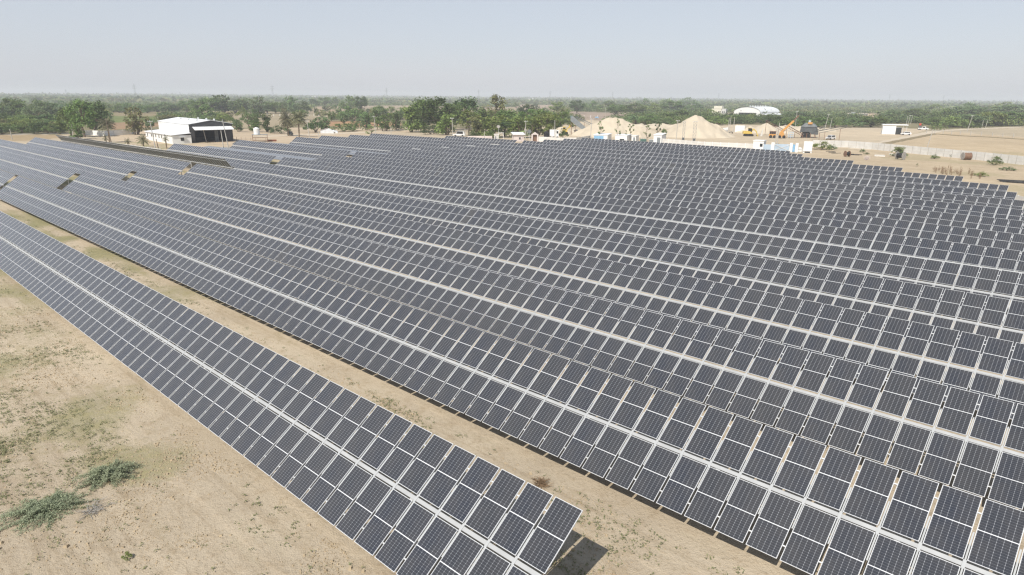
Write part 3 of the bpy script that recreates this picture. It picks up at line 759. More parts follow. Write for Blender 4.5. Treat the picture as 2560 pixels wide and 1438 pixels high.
# thorn scrub behind: the larger trees one by one, the mass beyond as one object
SCRUB = [p for c, j, p in LAND]
SCRUB_ZONE = [('the crop field', 560), ('the brown fields', 1020), ('the grove', 1400), ('the sand heaps', 1860), ('the works yard', 2260), ('the dry yellow field', 9999)]
def scrub_ok(x, y, z):
    px, py = proj(x, y, z)
    ok = inpoly(px, py, SCRUB[0]) & (py > 240)
    for q in SCRUB[1:]: ok &= ~inpoly(px, py, q)
    ok &= ~((px > 1775) & (px < 1960) & (py > 282) & (py < 300))
    ok &= ~((px > 2205) & (px < 2330) & (py > 309))
    ok &= ~((py > 310) & (px > 150) & (px < 1480))
    ok &= ~((py > 300) & (px > 560) & (px < 1040))
    return ok, px, py
def scrub():
    rng = np.random.default_rng(5)
    out = []; r = 235.
    while r < 7200:
        s = max(6.6, r * .0108); na = int(R_(92) * r / s)
        th = R_(-46) + (np.arange(na) + rng.uniform(-.4, .4, na)) * R_(92) / na
        rr = r + rng.uniform(-.45, .45, na) * s
        out.append(np.stack([rr * np.sin(th), rr * np.cos(th), np.full(na, s)], 1)); r += s * (.85 if r < 2500 else 1.6)
    A = np.concatenate(out); x, y, s = A.T; z = zg(x, y)
    ok, px, py = scrub_ok(x, y, z)
    dens = vnoise(x, y, 60, 71) * .6 + vnoise(x, y, 23, 72) * .4
    ok &= dens > .40
    x, y, z, s, px, py, dens = (q[ok] for q in (x, y, z, s, px, py, dens))
    dist = np.hypot(x, y)
    h = np.clip(rng.normal(4.3, .9, len(x)), 2.4, 7) * (1 + .35 * (vnoise(x, y, 140, 73) - .4)); h[rng.random(len(x)) < .03] *= 1.5
    wd = np.maximum(h * rng.uniform(1.4, 2.5, len(x)), s * 1.05)
    vis = (px > -60) & (px < 2620)
    order = np.argsort(dist + rng.uniform(0, 60, len(x)))
    order = [i for i in order if vis[i]]
    alone = order[:150]
    names = {D_: 'dark green', M_: 'mid green', GR: 'grey green', L_: 'light green', DR: 'olive brown'}
    for i in alone:
        lf = rng.choice([D_, M_, GR, GR, M_, L_, DR])
        zone = next(nm for nm, lim in SCRUB_ZONE if px[i] < lim)
        lb = f'{names[lf]} thorn tree in the scrub beyond {zone}'
        tree('thorn_tree', lb, 0, 0, 0, 0, 'dome' if rng.random() < .8 else 'round', str(lf), lb.replace(' thorn tree', ' thorn trees'), Vector((x[i], y[i], z[i])), h[i], wd[i])
    rest = np.ones(len(x), bool); rest[alone] = False
    V = []; MI = []
    for lo, hi, nq, sz in ((0, 520, 190, .46), (520, 900, 90, .72), (900, 1700, 30, 1.25), (1700, 9999, 14, 2.6)):
        q = np.where(rest & (dist >= lo) & (dist < hi))[0]
        if not len(q): continue
        n = len(q)
        u = rng.normal(size=(n, nq, 3)); u /= np.linalg.norm(u, axis=2)[..., None]; u[..., 2] = np.abs(u[..., 2])
        u *= rng.uniform(.55, 1.0, (n, nq, 1))
        lump = 1 + .30 * np.sin(u[..., 0:1] * 5 + rng.uniform(0, 6, (n, 1, 1))) * np.cos(u[..., 1:2] * 6 + rng.uniform(0, 6, (n, 1, 1)))
        P = u * lump * np.stack([wd[q] / 2, wd[q] / 2, h[q] * .86], 1)[:, None, :]
        P += np.stack([x[q], y[q], z[q] + h[q] * .10], 1)[:, None, :]
        v, _ = leaf_quads(P.reshape(-1, 3), sz * (s[q].repeat(nq) / 6 if lo >= 1700 else 1) , 1.5, rng, .62)
        V.append(v); tone = vnoise(x[q], y[q], 48, 75) * .62 + vnoise(x[q], y[q], 17, 76) * .38 + rng.normal(0, .085, n)
        MI.append(np.repeat(np.digitize(tone, (.36, .46, .58, .66)), nq))
    V = np.concatenate(V); MI = np.concatenate(MI)
    me = np_mesh('thorn_scrub', V, np.arange(len(V)).reshape(-1, 4), [D_, M_, GR, L_, DR], MI)
    tag(link('thorn_scrub', me), 'wide thorn scrub reaching to the horizon', 'scrub', kind='stuff')
    print('scrub', len(x), 'quads', len(V) // 4)
scrub()

# ---- palms
def palm(label, px, py, hpx, cpx, nf, group='date palms', droop=.55):
    t, s = at('palm_tree', label, 'palm tree', px, py, group, random.uniform(0, 6))
    h = hpx * s; c = cpx * s / 2; rng = random.Random(px)
    tr = MB(); z1 = max(.4, h - c * .75); r = max(.16, h * .022)
    last = Vector((0, 0, -.1))
    for i in range(1, 7):
        e = Vector((.02 * h * math.sin(i * .4), 0, z1 * i / 6)); tr.tube(last, e, r * (1.25 if i % 2 else 1), r * (1 if i % 2 else 1.2), 8, False); last = e
    tr.obj('trunk', 'palmbark', t)
    V = []; Fq = []
    for k in range(nf):
        a = 2.399 * k; el = R_(78) - R_(110) * (k / nf)**.8 * (.7 + droop * .5); ln = c * rng.uniform(.85, 1.1)
        p = last.copy(); d = Vector((math.cos(a) * math.cos(el), math.sin(a) * math.cos(el), math.sin(el)))
        side = Vector((-math.sin(a), math.cos(a), 0)); ns = 7
        for i in range(ns):
            q = p + d * ln / ns
            for sg in (-1, 1):
                wv = ln * .20 * math.sin(PI * (i + .7) / (ns + .6))
                b = len(V); e1 = side * sg * wv - Vector((0, 0, wv * .45)) + d * wv * .5
                V += [p[:], (p.lerp(q, .55))[:], (p.lerp(q, .55) + e1)[:], (p + e1 * .9 - d * ln * .02)[:]]; Fq.append((b, b + 1, b + 2, b + 3))
            d = (d + Vector((0, 0, -droop * .32))).normalized(); p = q
    link('fronds', np_mesh('fronds', np.array(V), Fq, ['palmleaf']), t)
palm('tall date palm nearer the water tank, with a ragged brown crown', 722, 340, 56, 50, 44, droop=.8)
palm('tall date palm by the concrete pole, with a green crown', 748, 343, 62, 52, 46)
palm('date palm leaning by the wooden pole beside the compound wall', 274, 357, 54, 40, 36)
palm('knee high young palm in the yard, next to the larger young palm', 320, 364, 17, 20, 18, 'young palms in the yard')
palm('young palm with spreading fronds in the yard before the lean-to', 360, 369, 30, 34, 24, 'young palms in the yard')
palm('thin young palm close to the lean-to wall', 417, 372, 29, 22, 16, 'young palms in the yard')
palm('smallest young palm, under the date palm by the wall', 266, 356, 16, 20, 16, 'young palms in the yard')

# ---- the two feathery thorn bushes near the camera
def feathery(label, px, py, wpx, hm, seed, n=88):
    t, s = at('thorn_bush', label, 'bush', px, py, 'feathery bushes on the open ground')
    rng = np.random.default_rng(seed); R0 = wpx * s / 2
    st = MB(); P = []; S = []
    for k in range(n):
        a = rng.uniform(0, 2 * PI); el = rng.uniform(.12, 1.35); ln = R0 * rng.uniform(.65, 1.15) * (1.0 if el < .9 else .8)
        d = np.array([math.cos(a) * math.cos(el), math.sin(a) * math.cos(el) * .8, math.sin(el) * hm / R0 * 1.1])
        p = np.array([rng.normal(0, .12), rng.normal(0, .12), 0.]); last = p.copy(); ns = 9
        for i in range(1, ns + 1):
            d[2] -= .10 * i / ns * 1.4; q = last + d * ln / ns; q[2] = max(q[2], .03)
            st.bar(last, q, .016 * (1 - i / (ns + 2)), None)
            if i > 2:
                m_ = 26; tt = rng.uniform(0, 1, (m_, 1)); base = last + (q - last) * tt
                P.append(base + rng.normal(0, .055, (m_, 3)) * (1, 1, .7)); S.append(np.full(m_, .036))
            last = q
    st.obj('branches', 'bark', t)
    P = np.concatenate(P); P[:, 2] = np.maximum(P[:, 2], .02)
    V, Fq = leaf_quads(P, np.concatenate(S), .5, rng, .38)
    link('foliage', np_mesh('foliage', V, Fq, ['bushleaf']), t)
feathery('feathery grey green bush with a compact crown on bare soil', 268, 1194, 145, .95, 3)
feathery('larger feathery bush with spreading branches and dry litter around', 112, 1276, 195, .90, 4, 104)

# ---- weeds, stones and dead brush
def scatter(name, label, cat, n, dens, make, matn):
    rng = np.random.default_rng(len(name) * 7)
    V = []; got = 0
    while got < n:
        px = rng.uniform(-60, 2620, 4000); py = rng.uniform(470, 1500, 4000)
        X = (px - 1280) / F; Y = (py - 719) / F; cp_, sp_ = math.cos(PITCH), math.sin(PITCH)
        rx, ry, rz = X, cp_ - Y * sp_, -sp_ - Y * cp_
        sc_ = -HC / rz; x, y = rx * sc_, ry * sc_
        keep = rng.random(4000) < dens(x, y, px, py) * np.clip(np.hypot(x, y) / 30, .2, 2.2)**2 * .35
        x, y = x[keep], y[keep]
        if not len(x): continue
        V.append(make(np.stack([x, y, zg(x, y)], 1), rng)); got += len(x)
    V = np.concatenate(V)
    tag(link(name, np_mesh(name, V, np.arange(len(V)).reshape(-1, 4), [matn])), label, cat, kind='stuff')
def dk(x, y): return x * CA + y * SA, -x * SA + y * CA
def weed_density(x, y, px, py):
    d, k = dk(x, y)
    open_ = (d < 11.3) | ((d > 15.6) & (d < 20.4)) | (k < 10.5) & (d < 20.4)
    c = np.clip((vnoise(x, y, 2.2, 81) * .5 + vnoise(x, y, 7, 82) * .6 - .52) * 3.2, 0, 1)
    lush = np.clip((14 - d) / 14, .15, 1) * np.clip((k - 10) / 25 + .35, .3, 1.4)
    return open_ * (c + .04) * np.where(d < 12, lush, .55 + .8 * np.clip((k - 22) / 20, 0, 1))
def weed_make(P, rng):
    m_ = 9; n = len(P); q = P.repeat(m_, 0) + rng.normal(0, 1, (n * m_, 3)) * (.085, .085, .02) * rng.uniform(.4, 1.7, n).repeat(m_)[:, None]
    q[:, 2] = P[:, 2].repeat(m_) + rng.uniform(.01, .09, n * m_)
    return leaf_quads(q, .042, .9, rng, .5)[0]
scatter('weeds', 'low green weeds dotted over the bare soil', 'weeds', 2900, weed_density, weed_make, 'weed')
def clod_density(x, y, px, py):
    d, k = dk(x, y)
    open_ = (d < 11.3) | ((d > 15.6) & (d < 20.4)) | (k < 10.5) & (d < 20.4)
    return open_ * np.clip((vnoise(x, y, 3.1, 91) - .4) * 3, .05, 1) * np.clip(1.2 - (k - 20) / 60, .15, 1) * np.where(d < 4, .45, 1)
def clod_make(P, rng):
    n = len(P); s = (rng.exponential(.011, n) + .010)[:, None]
    o = np.array([(-1, -1, -.6), (1, -1, -.6), (1, 1, -.6), (-1, 1, -.6), (-.6, -.6, .8), (.6, -.6, .8), (.6, .6, .8), (-.6, .6, .8)], float)
    vs = P[:, None, :] + o[None] * s[:, None, :] * rng.uniform(.6, 1.3, (n, 8, 3))
    f = [(4, 5, 6, 7), (0, 1, 5, 4), (1, 2, 6, 5), (2, 3, 7, 6), (3, 0, 4, 7)]
    return vs[:, f, :].reshape(-1, 3)
M['clod'] = mat('dry_clod', (.39, .31, .205), .95, .15, 2)
scatter('soil_clods', 'dry clods of turned soil lying on the ground', 'soil clods', 13000, clod_density, clod_make, 'clod')

def dry_brush(label, px, py, rad, n, ht, matn='dryplant', name='dry_bush', group=None, cat='dry bush', seed=1):
    t, s = at(name, label, cat, px, py, group); rng = random.Random(seed + px); mb = MB()
    for i in range(n):
        a = rng.uniform(0, 6.28); e = rng.uniform(.1, 1.4); l_ = rad * rng.uniform(.5, 1.1)
        p = Vector((rng.gauss(0, rad * .2), rng.gauss(0, rad * .2), .01)); q = p + Vector((math.cos(a) * math.cos(e) * l_, math.sin(a) * math.cos(e) * l_, math.sin(e) * ht))
        mb.bar(p, q, .014)
        for j in range(3):
            m_ = p.lerp(q, rng.uniform(.4, 1)); mb.bar(m_, m_ + Vector((rng.gauss(0, 1), rng.gauss(0, 1), rng.random())) * l_ * .3, .009)
    mb.obj('twigs', matn, t)
dry_brush('brown dead brush lying behind the end of the first row', 1352, 1212, .42, 60, .25)
dry_brush('tangle of pale dry twigs beside the feathery bushes', 232, 1278, .75, 26, .12, 'wood', seed=4)
tree('weed_plant', 'small fresh green plant alone near the bottom of the open ground', 318, 1397, 22, 26, 'dome', L_, cat='plant')
# ---------------------------------------------------------------- buildings and yards
def gable_shed():
    A = G(478, 358)
    t = thing('white_shed', 'large white shed with a dark open gable end and low lean-to', 'shed', A, R_(42))
    w_, l_, e, rg = 14.3, 36.0, 6.2, 7.45
    f = MB(); f.b(-.15, 0, 0, l_, -.4, e); f.b(0, w_, l_, l_ + .15, -.4, e); f.obj('wall', 'white', t)
    f = MB(); f.b(w_ - .2, w_, 0, l_, -.4, e); f.obj('side_wall', 'darksteel', t)
    r = MB(); m_ = w_ / 2
    for x0, z0, x1, z1 in ((-.35, e - .02, m_, rg), (w_ + .35, e - .02, m_, rg)):
        r.add([(x0, -.3, z0), (x1, -.3, z1), (x1, l_ + .3, z1), (x0, l_ + .3, z0), (x0, -.3, z0 + .14), (x1, -.3, z1 + .14), (x1, l_ + .3, z1 + .14), (x0, l_ + .3, z0 + .14)],
              [(0, 3, 2, 1), (4, 5, 6, 7), (0, 1, 5, 4), (2, 3, 7, 6), (0, 4, 7, 3), (1, 2, 6, 5)])
    ro = r.obj('roof', 'roofwhite', t)
    for sx, ys in ((-1, (6, 15, 24)), (1, (4, 12, 21))):
        for y in ys:
            v = MB(); x = m_ + sx * 2.6; z = rg - 2.6 * (rg - e) / m_
            v.tube((x, y, z), (x, y, z + .55), .22, .22, 8); v.tube((x, y, z + .5), (x, y, z + .85), .42, .2, 8); v.obj('roof_vent', 'steel', ro)
    g = MB()                                            # dark sheeted gable over the opening, and the cheeks beside it
    g.add([(-.15, -.08, 4.9), (w_, -.08, 4.9), (w_, -.08, e), (m_, -.08, rg), (-.15, -.08, e), (-.15, .06, 4.9), (w_, .06, 4.9), (w_, .06, e), (m_, .06, rg), (-.15, .06, e)],
          [(0, 1, 2, 3, 4), (9, 8, 7, 6, 5), (0, 5, 6, 1), (1, 6, 7, 2), (2, 7, 8, 3), (3, 8, 9, 4), (4, 9, 5, 0)])
    g.b(-.15, 1.5, -.08, .06, -.4, 4.9); g.b(w_ - 2.3, w_, -.08, .06, -.4, 4.9); g.obj('gable_cladding', 'darksteel', t)
    p = MB(); p.b(8.1, 9.3, -.02, .2, -.3, 4.9); p.obj('pillar', 'machine', t)
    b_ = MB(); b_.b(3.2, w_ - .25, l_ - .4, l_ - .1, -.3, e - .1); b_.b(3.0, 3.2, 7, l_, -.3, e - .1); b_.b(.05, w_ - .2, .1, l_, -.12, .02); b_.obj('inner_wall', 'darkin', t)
    c = MB(); c.box((w_ / 2 + .3, -1.35, 4.85), (w_ - 1.2, 2.9, .12), rx=R_(20)); c.obj('canopy', 'roofwhite', t)
    # the lean-to along the white side
    lt = MB(); y0, y1 = -1.4, 31.0
    lt.b(-6.2, -6.05, y0, y1, -.5, 2.75); lt.b(-6.05, -.16, y0, y0 + .15, -.5, 2.75); lt.b(-6.05, -.16, y1 - .15, y1, -.5, 2.75)
    lo = lt.obj('lean_to_wall', 'white', t)
    lr = MB(); lr.add([(-6.6, y0 - .4, 2.75), (-.16, y0 - .4, 3.35), (-.16, y1 + .4, 3.35), (-6.6, y1 + .4, 2.75), (-6.6, y0 - .4, 2.92), (-.16, y0 - .4, 3.5), (-.16, y1 + .4, 3.5), (-6.6, y1 + .4, 2.92)],
                     [(0, 3, 2, 1), (4, 5, 6, 7), (0, 1, 5, 4), (2, 3, 7, 6), (0, 4, 7, 3), (1, 2, 6, 5)]); lr.obj('lean_to_roof', 'roofwhite', t)
    wn = MB(); wn.b(-3.6, -2.5, y0 - .06, y0 + .02, .95, 2.0); wo_ = wn.obj('window', 'glass', t)
    ss = MB(); ss.b(-4.0, -2.1, y0 - .6, y0, 2.1, 2.2); ss.obj('sunshade', 'white', wo_)
    for y in (10.5, 13.5, 17.5, 20.5, 23, 28):
        v = MB(); v.b(-6.26, -6.19, y, y + .8, 1.3, 2.3); v.obj('window', 'glass', t)
gable_shed()

def wall_run(name, label, pts, h, matn, cap=None, step=2.4, posts=True, cat='wall', group=None, lines=3, th=.08):
    """a precast wall on the ground through photo points: posts with slabs between them"""
    ps = [G(*p) if not isinstance(p, Vector) else p for p in pts]
    t = thing(name, label, cat, ps[0], 0, group); o = ps[0]
    wl = MB(); pl = []
    for a_, b_ in zip(ps, ps[1:]):
        n_ = max(1, round((b_ - a_).length / step))
        for i in range(n_):
            p, q = a_.lerp(b_, i / n_), a_.lerp(b_, (i + 1) / n_)
            p.z, q.z = float(zg(p.x, p.y)), float(zg(q.x, q.y)); pl.append(p)
            d = (q - p).normalized()
            for j in range(lines):
                z0, z1 = h * j / lines, h * (j + 1) / lines - .035
                P = p - o + Vector((0, 0, z0 - (.3 if j == 0 else 0))); Q = q - o + Vector((0, 0, z0 - (.3 if j == 0 else 0)))
                hh = z1 - z0 + (.3 if j == 0 else 0); s = Vector((-d.y, d.x, 0)) * th / 2
                vs = [P - s, Q - s, Q + s, P + s]; wl.add(vs + [v + Vector((0, 0, hh)) for v in vs], [(0, 3, 2, 1), (4, 5, 6, 7), (0, 1, 5, 4), (1, 2, 6, 5), (2, 3, 7, 6), (3, 0, 4, 7)])
    pl.append(ps[-1])
    wl.obj('slab_panel', matn, t)
    if posts:
        pm = MB(); pm.b(-.075, .075, -.09, .09, -.4, h + .06); me = pm.mesh('post', matn if cap is None else cap)
        for p in pl[:100]:
            e = link('post', me, t); e.location = p - o
    return t
wall_run('compound_wall', 'low white compound wall with a grey upper band behind the yard', [(212, 338), (262, 340), (330, 336), (333, 330)], 2.0, 'white', 'offwhite', 3.5)
wall_run('yard_wall', 'white low wall in front of the yard, behind the backward tilted table', [(255, 361), (330, 371), (402, 381)], 1.0, 'offwhite', None, 3)
wall_run('boundary_wall', 'long grey precast boundary wall behind the cable drums', [(2030, 367), (2120, 369), (2180, 374), (2240, 380), (2300, 386), (2400, 396), (2480, 404), (2560, 413), (2760, 440)], 2.3, 'concrete', 'pole', 2.6)
wall_run('boundary_wall', 'white precast boundary wall beside the white guard house', [(1656, 361), (1760, 370), (1883, 375)], 2.0, 'offwhite', 'white', 2.6)
wall_run('boundary_wall', 'short cream wall by the stone shrine and the dark bush', [(1344, 354), (1400, 357), (1440, 357), (1475, 351)], 1.8, 'offwhite', None, 2.6)
wall_run('boundary_wall', 'old brown wall section at the foot of the grove', [(1170, 350), (1230, 350)], 1.5, 'pink', None, 2.6)
# the pale wall just behind the ends of the rows
RW = []
for r_ in range(17, 9, -1):
    k = KR[r_] - 4.2; p = VD * (DS[r_] + 3.4) + UD * k; p.z = float(zg(p.x, p.y)); RW.append(p)
p0 = RW[0] + (RW[0] - RW[1]).normalized() * 12; p0.z = float(zg(p0.x, p0.y))
wall_run('plant_wall', 'pale precast wall running close along the stepped row ends', [p0] + RW, 1.7, 'offwhite', None, 2.6)
wall_run('rail_fence', 'thin grey fence with dark posts in front of the shed', [(500, 382), (560, 381), (592, 379)], 1.5, 'steel', 'black', 3.2, lines=5, th=.02)

def fence_posts(label, pts, step, h, group_name='fence_post', matn='white', wire=True, wd=.12):
    """a field fence: posts and wires as one thing"""
    ps = [G(*p) for p in pts]; t = thing('post_fence', label, 'fence', ps[0]); o = ps[0]; pm = MB(); pm.b(-wd / 2, wd / 2, -wd / 2, wd / 2, -.3, h); me = pm.mesh('post', matn); n = 0; wr = MB()
    for a_, b_ in zip(ps, ps[1:]):
        k = max(1, round((b_ - a_).length / step)); last = None
        for i in range(k):
            p = a_.lerp(b_, i / k); p.z = float(zg(p.x, p.y))
            if n < 98: e = link('post', me, t); e.location = p - o; n += 1
            if last is not None:
                for z in (.35, .75): wr.bar(last - o + Vector((0, 0, h * z)), p - o + Vector((0, 0, h * z)), .015)
            last = p
    if wire: wr.obj('wire', 'steel', t)
fence_posts('row of closely set white fence posts climbing past the second sand heap', [(1742, 341), (1790, 334), (1820, 328)], 1.3, 1.9, wd=.3)
fence_posts('field fence of pale posts along the dry yellow field', [(2316, 333), (2400, 337), (2480, 341), (2560, 346), (2640, 351)], 4.2, 1.9, matn='pole', wd=.2)
fence_posts('line of white fence posts across the brown field behind the palms', [(640, 289), (700, 291), (760, 291), (820, 289), (850, 288)], 7, 1.8, wd=.28)
fence_posts('line of white posts on the field in front of the crop', [(395, 297), (440, 296), (480, 295)], 9, 1.8, wd=.28)
fence_posts('line of white posts across the pinkish stubble field', [(1412, 293), (1460, 294), (1510, 295)], 6, 2.0, wd=.3)
fence_posts('line of white posts on the field seen through the grove', [(985, 287), (1010, 287), (1290, 284), (1330, 285)], 8, 1.8, wd=.28)
fence_posts('dark pipe railing around the yard beside the water tank', [(592, 353), (640, 357), (690, 356)], 3.5, 1.5, matn='rust', wd=.08)

# ---- water tank on its stand
t, s = at('water_tank_stand', 'four legged steel stand carrying a white water tank', 'tank stand', 651, 355)
for x in (-2.4, 2.4):
    for y in (-1.2, 1.2): b_ = MB(); b_.bar((x, y, -.3), (x, y, 16 * s), .16); b_.obj('leg', 'rust', t)
b_ = MB(); b_.b(-2.6, 2.6, -1.4, 1.4, 16 * s, 16 * s + .12); b_.obj('platform', 'greysteel', t)
b_ = MB()
for z in (.5, 1.5):
    b_.bar((-2.4, -1.2, z), (2.4, -1.2, z), .08); b_.bar((-2.4, 1.2, z), (2.4, 1.2, z), .08)
b_.obj('brace', 'rust', t)
p_ = t.location.copy()
t2 = thing('water_tank', 'white plastic water tank standing on a steel stand', 'water tank', p_ + Vector((-1.0, 0, 16 * s + .12)), t.rotation_euler.z)
b_ = MB(); b_.tube((0, 0, 0), (0, 0, 2.05), 1.02, 1.02, 16); b_.tube((0, 0, 2.05), (0, 0, 2.25), 1.0, .5, 16)
for i in range(5): b_.tube((0, 0, .25 + i * .38), (0, 0, .33 + i * .38), 1.06, 1.06, 16)
b_.obj('drum', 'white', t2); b_ = MB(); b_.tube((0, 0, 2.25), (0, 0, 2.4), .45, .4, 12); b_.obj('lid', 'white', t2)
t, s = at('scrap_beam', 'reddish steel beam lying on the yard floor by the tank', 'beam', 680, 354); b_ = MB(); b_.box((0, 0, .35), (3.1, .5, .5)); b_.box((0, 0, .63), (3.1, .9, .06)); b_.obj('flange_beam', 'brick', t)
t, s = at('earth_mound', 'dark mound of earth at the left end of a solar row', 'mound', 601, 360); b_ = MB(); b_.tube((0, 0, -.2), (0, 0, .9), 3.0, 1.2, 14); b_.tube((0, 0, .9), (0, 0, 1.25), 1.2, .2, 14); b_.obj('heap', 'machine', t)

# ---- white tent and rubble on the track
t, s = at('tent', 'white tarpaulin tent with a brown ridge beside the dirt track', 'tent', 818, 333)
w_ = 30 * s
b_ = MB(); b_.prism([(-w_ / 2, 0), (w_ / 2, 0), (w_ / 2, 1.1), (.4, 2.35), (-w_ / 2, 1.35)], -2.2, 2.2); b_.obj('cover', 'tarp', t)
b_ = MB(); b_.bar((.4, -2.3, 2.4), (.4, 2.3, 2.4), .3, .14); b_.bar((-w_ / 2, -2.3, 1.42), (.4, -2.3, 2.4), .12); b_.obj('ridge', 'brownwood', t)
t, s = at('sheet_pile', 'crumpled white sheeting heaped beside the tent', 'sheeting', 838, 333); b_ = MB()
for i in range(7): b_.box((random.uniform(-.9, .9), random.uniform(-.5, .5), random.uniform(.2, 1.0)), (random.uniform(.5, 1.1), .6, random.uniform(.4, .9)), random.uniform(0, 3), random.uniform(-.5, .5), random.uniform(-.6, .6))
b_.obj('folded_sheet', 'tarp', t)

# ---- small cabins
def cabin(label, px, py, wpx, hpx, depth, wall, roofm, rz=0., over=.15, slope=.0, name='cabin', cat='cabin', door=None, windows=(), panel=None):
    t, s = at(name, label, cat, px, py, None, rz); w_, h = wpx * s, hpx * s
    b_ = MB(); b_.b(-w_ / 2, w_ / 2, 0, depth, -.4, h); b_.obj('wall', wall, t)
    r = MB(); r.add([(-w_ / 2 - over, -over, h + .01), (w_ / 2 + over, -over, h + .01), (w_ / 2 + over, depth + over, h + .01 + slope), (-w_ / 2 - over, depth + over, h + .01 + slope)] +
                    [(-w_ / 2 - over, -over, h + .2), (w_ / 2 + over, -over, h + .2), (w_ / 2 + over, depth + over, h + .2 + slope), (-w_ / 2 - over, depth + over, h + .2 + slope)],
                    [(0, 3, 2, 1), (4, 5, 6, 7), (0, 1, 5, 4), (1, 2, 6, 5), (2, 3, 7, 6), (3, 0, 4, 7)]); r.obj('roof', roofm, t)
    if door: b_ = MB(); b_.b(door[0] * w_, door[1] * w_, -.05, .03, 0, h * .75); b_.obj('door', 'greysteel', t)
    for x0, x1, z0, z1 in windows: b_ = MB(); b_.b(x0 * w_, x1 * w_, -.04, .03, z0 * h, z1 * h); b_.obj('window', 'glass', t)
    if panel: b_ = MB(); b_.b(panel[0] * w_, panel[1] * w_, -.07, .02, .05 * h, .88 * h); b_.obj('front_panel', panel[2], t)
    return t
cabin('container cabin with pale blue doors and a white flat roof', 1501, 353, 34, 14, 6.5, 'white', 'roofwhite', R_(-14), panel=(-.48, .22, 'blue'), slope=.25)
cabin('long white cabin with a flat roof under the leafy sapling', 1552, 354, 30, 14, 5.0, 'white', 'roofwhite', R_(-20), windows=((-.1, .28, .1, .45),), slope=.2)
cabin('small white kiosk joined to the end of the long cabin', 1584, 354, 11, 13, 3.0, 'white', 'white', R_(-20), door=(-.12, .3))
cabin('narrow upright white cabin with a grey door between saplings', 1643, 359, 20, 19, 4.6, 'white', 'roofwhite', R_(-20), door=(-.05, .36), slope=.5)
cabin('white guard house with one dark square window by the wall', 1894, 377, 23, 22, 3.6, 'white', 'white', R_(-12), windows=((.16, .42, .42, .74),), name='guard_house', cat='guard house')
cabin('pink walled house with a white roof and a guyed pole', 1297, 354, 24, 16, 5.0, 'pink', 'roofwhite', R_(8), over=.5, slope=.5, name='small_house', cat='house', windows=((.02, .2, .3, .62),))
cabin('white walled hut with a shaded porch beside the pump', 1240, 352, 9, 14, 3, 'offwhite', 'offwhite', 0, name='pump_hut', cat='hut', door=(-.3, .1))
t, s = at('shelter_frame', 'white open pipe frame with a flat top next to the pump hut', 'shelter', 1252, 352)
for x in (-.8, .9):
    for y in (0, 2): b_ = MB(); b_.bar((x, y, -.2), (x, y, 2.7), .14); b_.obj('leg', 'white', t)
b_ = MB(); b_.b(-1.0, 1.1, -.15, 2.15, 2.7, 2.82); b_.obj('top_slab', 'offwhite', t)
t, s = at('dish_antenna', 'small white dish on a mast above the pump hut', 'dish', 1246, 349); b_ = MB(); b_.bar((0, 0, 0), (0, 0, 4.6), .1); b_.obj('mast', 'steel', t)
b_ = MB(); b_.tube((0, -.3, 4.8), (0, .05, 5.0), .65, .1, 12); b_.obj('bowl', 'white', t)
# stone shrine, black tank
t, s = at('stone_arch', 'weathered stone arch with a pointed gable next to the pink house', 'arch', 1337, 354)
b_ = MB(); b_.b(-1.25, -.75, -.3, .3, -.3, 2.4); b_.b(.75, 1.25, -.3, .3, -.3, 2.4); b_.prism([(-1.35, 2.4), (1.35, 2.4), (.0, 3.4)], -.3, .3); b_.obj('stonework', 'pink', t)
b_ = MB(); b_.b(-.75, .75, .32, .4, -.2, 2.4); b_.obj('back_panel', 'brownwood', t)
t, s = at('water_tank', 'black round water tank in the shade of the grove', 'water tank', 1366, 347); b_ = MB(); b_.tube((0, 0, -.2), (0, 0, 2.3), 1.1, 1.1, 16); b_.tube((0, 0, 2.3), (0, 0, 2.7), 1.1, .4, 16); b_.obj('drum', 'black', t); b_ = MB(); b_.tube((0, 0, 2.7), (0, 0, 2.85), .4, .35, 12); b_.obj('lid', 'black', t)
t, s = at('satellite_dish', 'grey wire dish on the roof edge of the pink house', 'dish', 1323, 350); b_ = MB(); b_.bar((0, 0, -.3), (0, 0, 2.8), .1); b_.obj('mast', 'steel', t); b_ = MB(); b_.tube((0, -.35, 3.1), (0, .1, 3.2), .75, .15, 14); b_.obj('bowl', 'greysteel', t)
# transformer
t, s = at('transformer', 'low green transformer with finned sides between the cabins', 'transformer', 1617, 357); b_ = MB(); b_.b(-2.4, -.2, 0, 1.6, -.2, 1.25); b_.obj('tank', 'greenm', t)
b_ = MB()
for i in range(8): b_.b(-2.3 + i * .28, -2.2 + i * .28, -.35, 0, .1, 1.1)
b_.obj('fins', 'greenm', t); b_ = MB()
for i in range(3): b_.tube((-1.9 + i * .6, .8, 1.25), (-1.9 + i * .6, .8, 1.9), .09, .05, 8)
b_.obj('bushing', 'offwhite', t)
t, s = at('transformer', 'grey green switchgear box right of the finned transformer', 'transformer', 1627, 358); b_ = MB(); b_.b(-.6, 1.9, 0, 1.5, -.2, 1.2); b_.obj('tank', 'greysteel', t); b_ = MB(); b_.b(-.7, 2.0, -.1, 1.6, 1.2, 1.3); b_.obj('lid', 'offwhite', t)
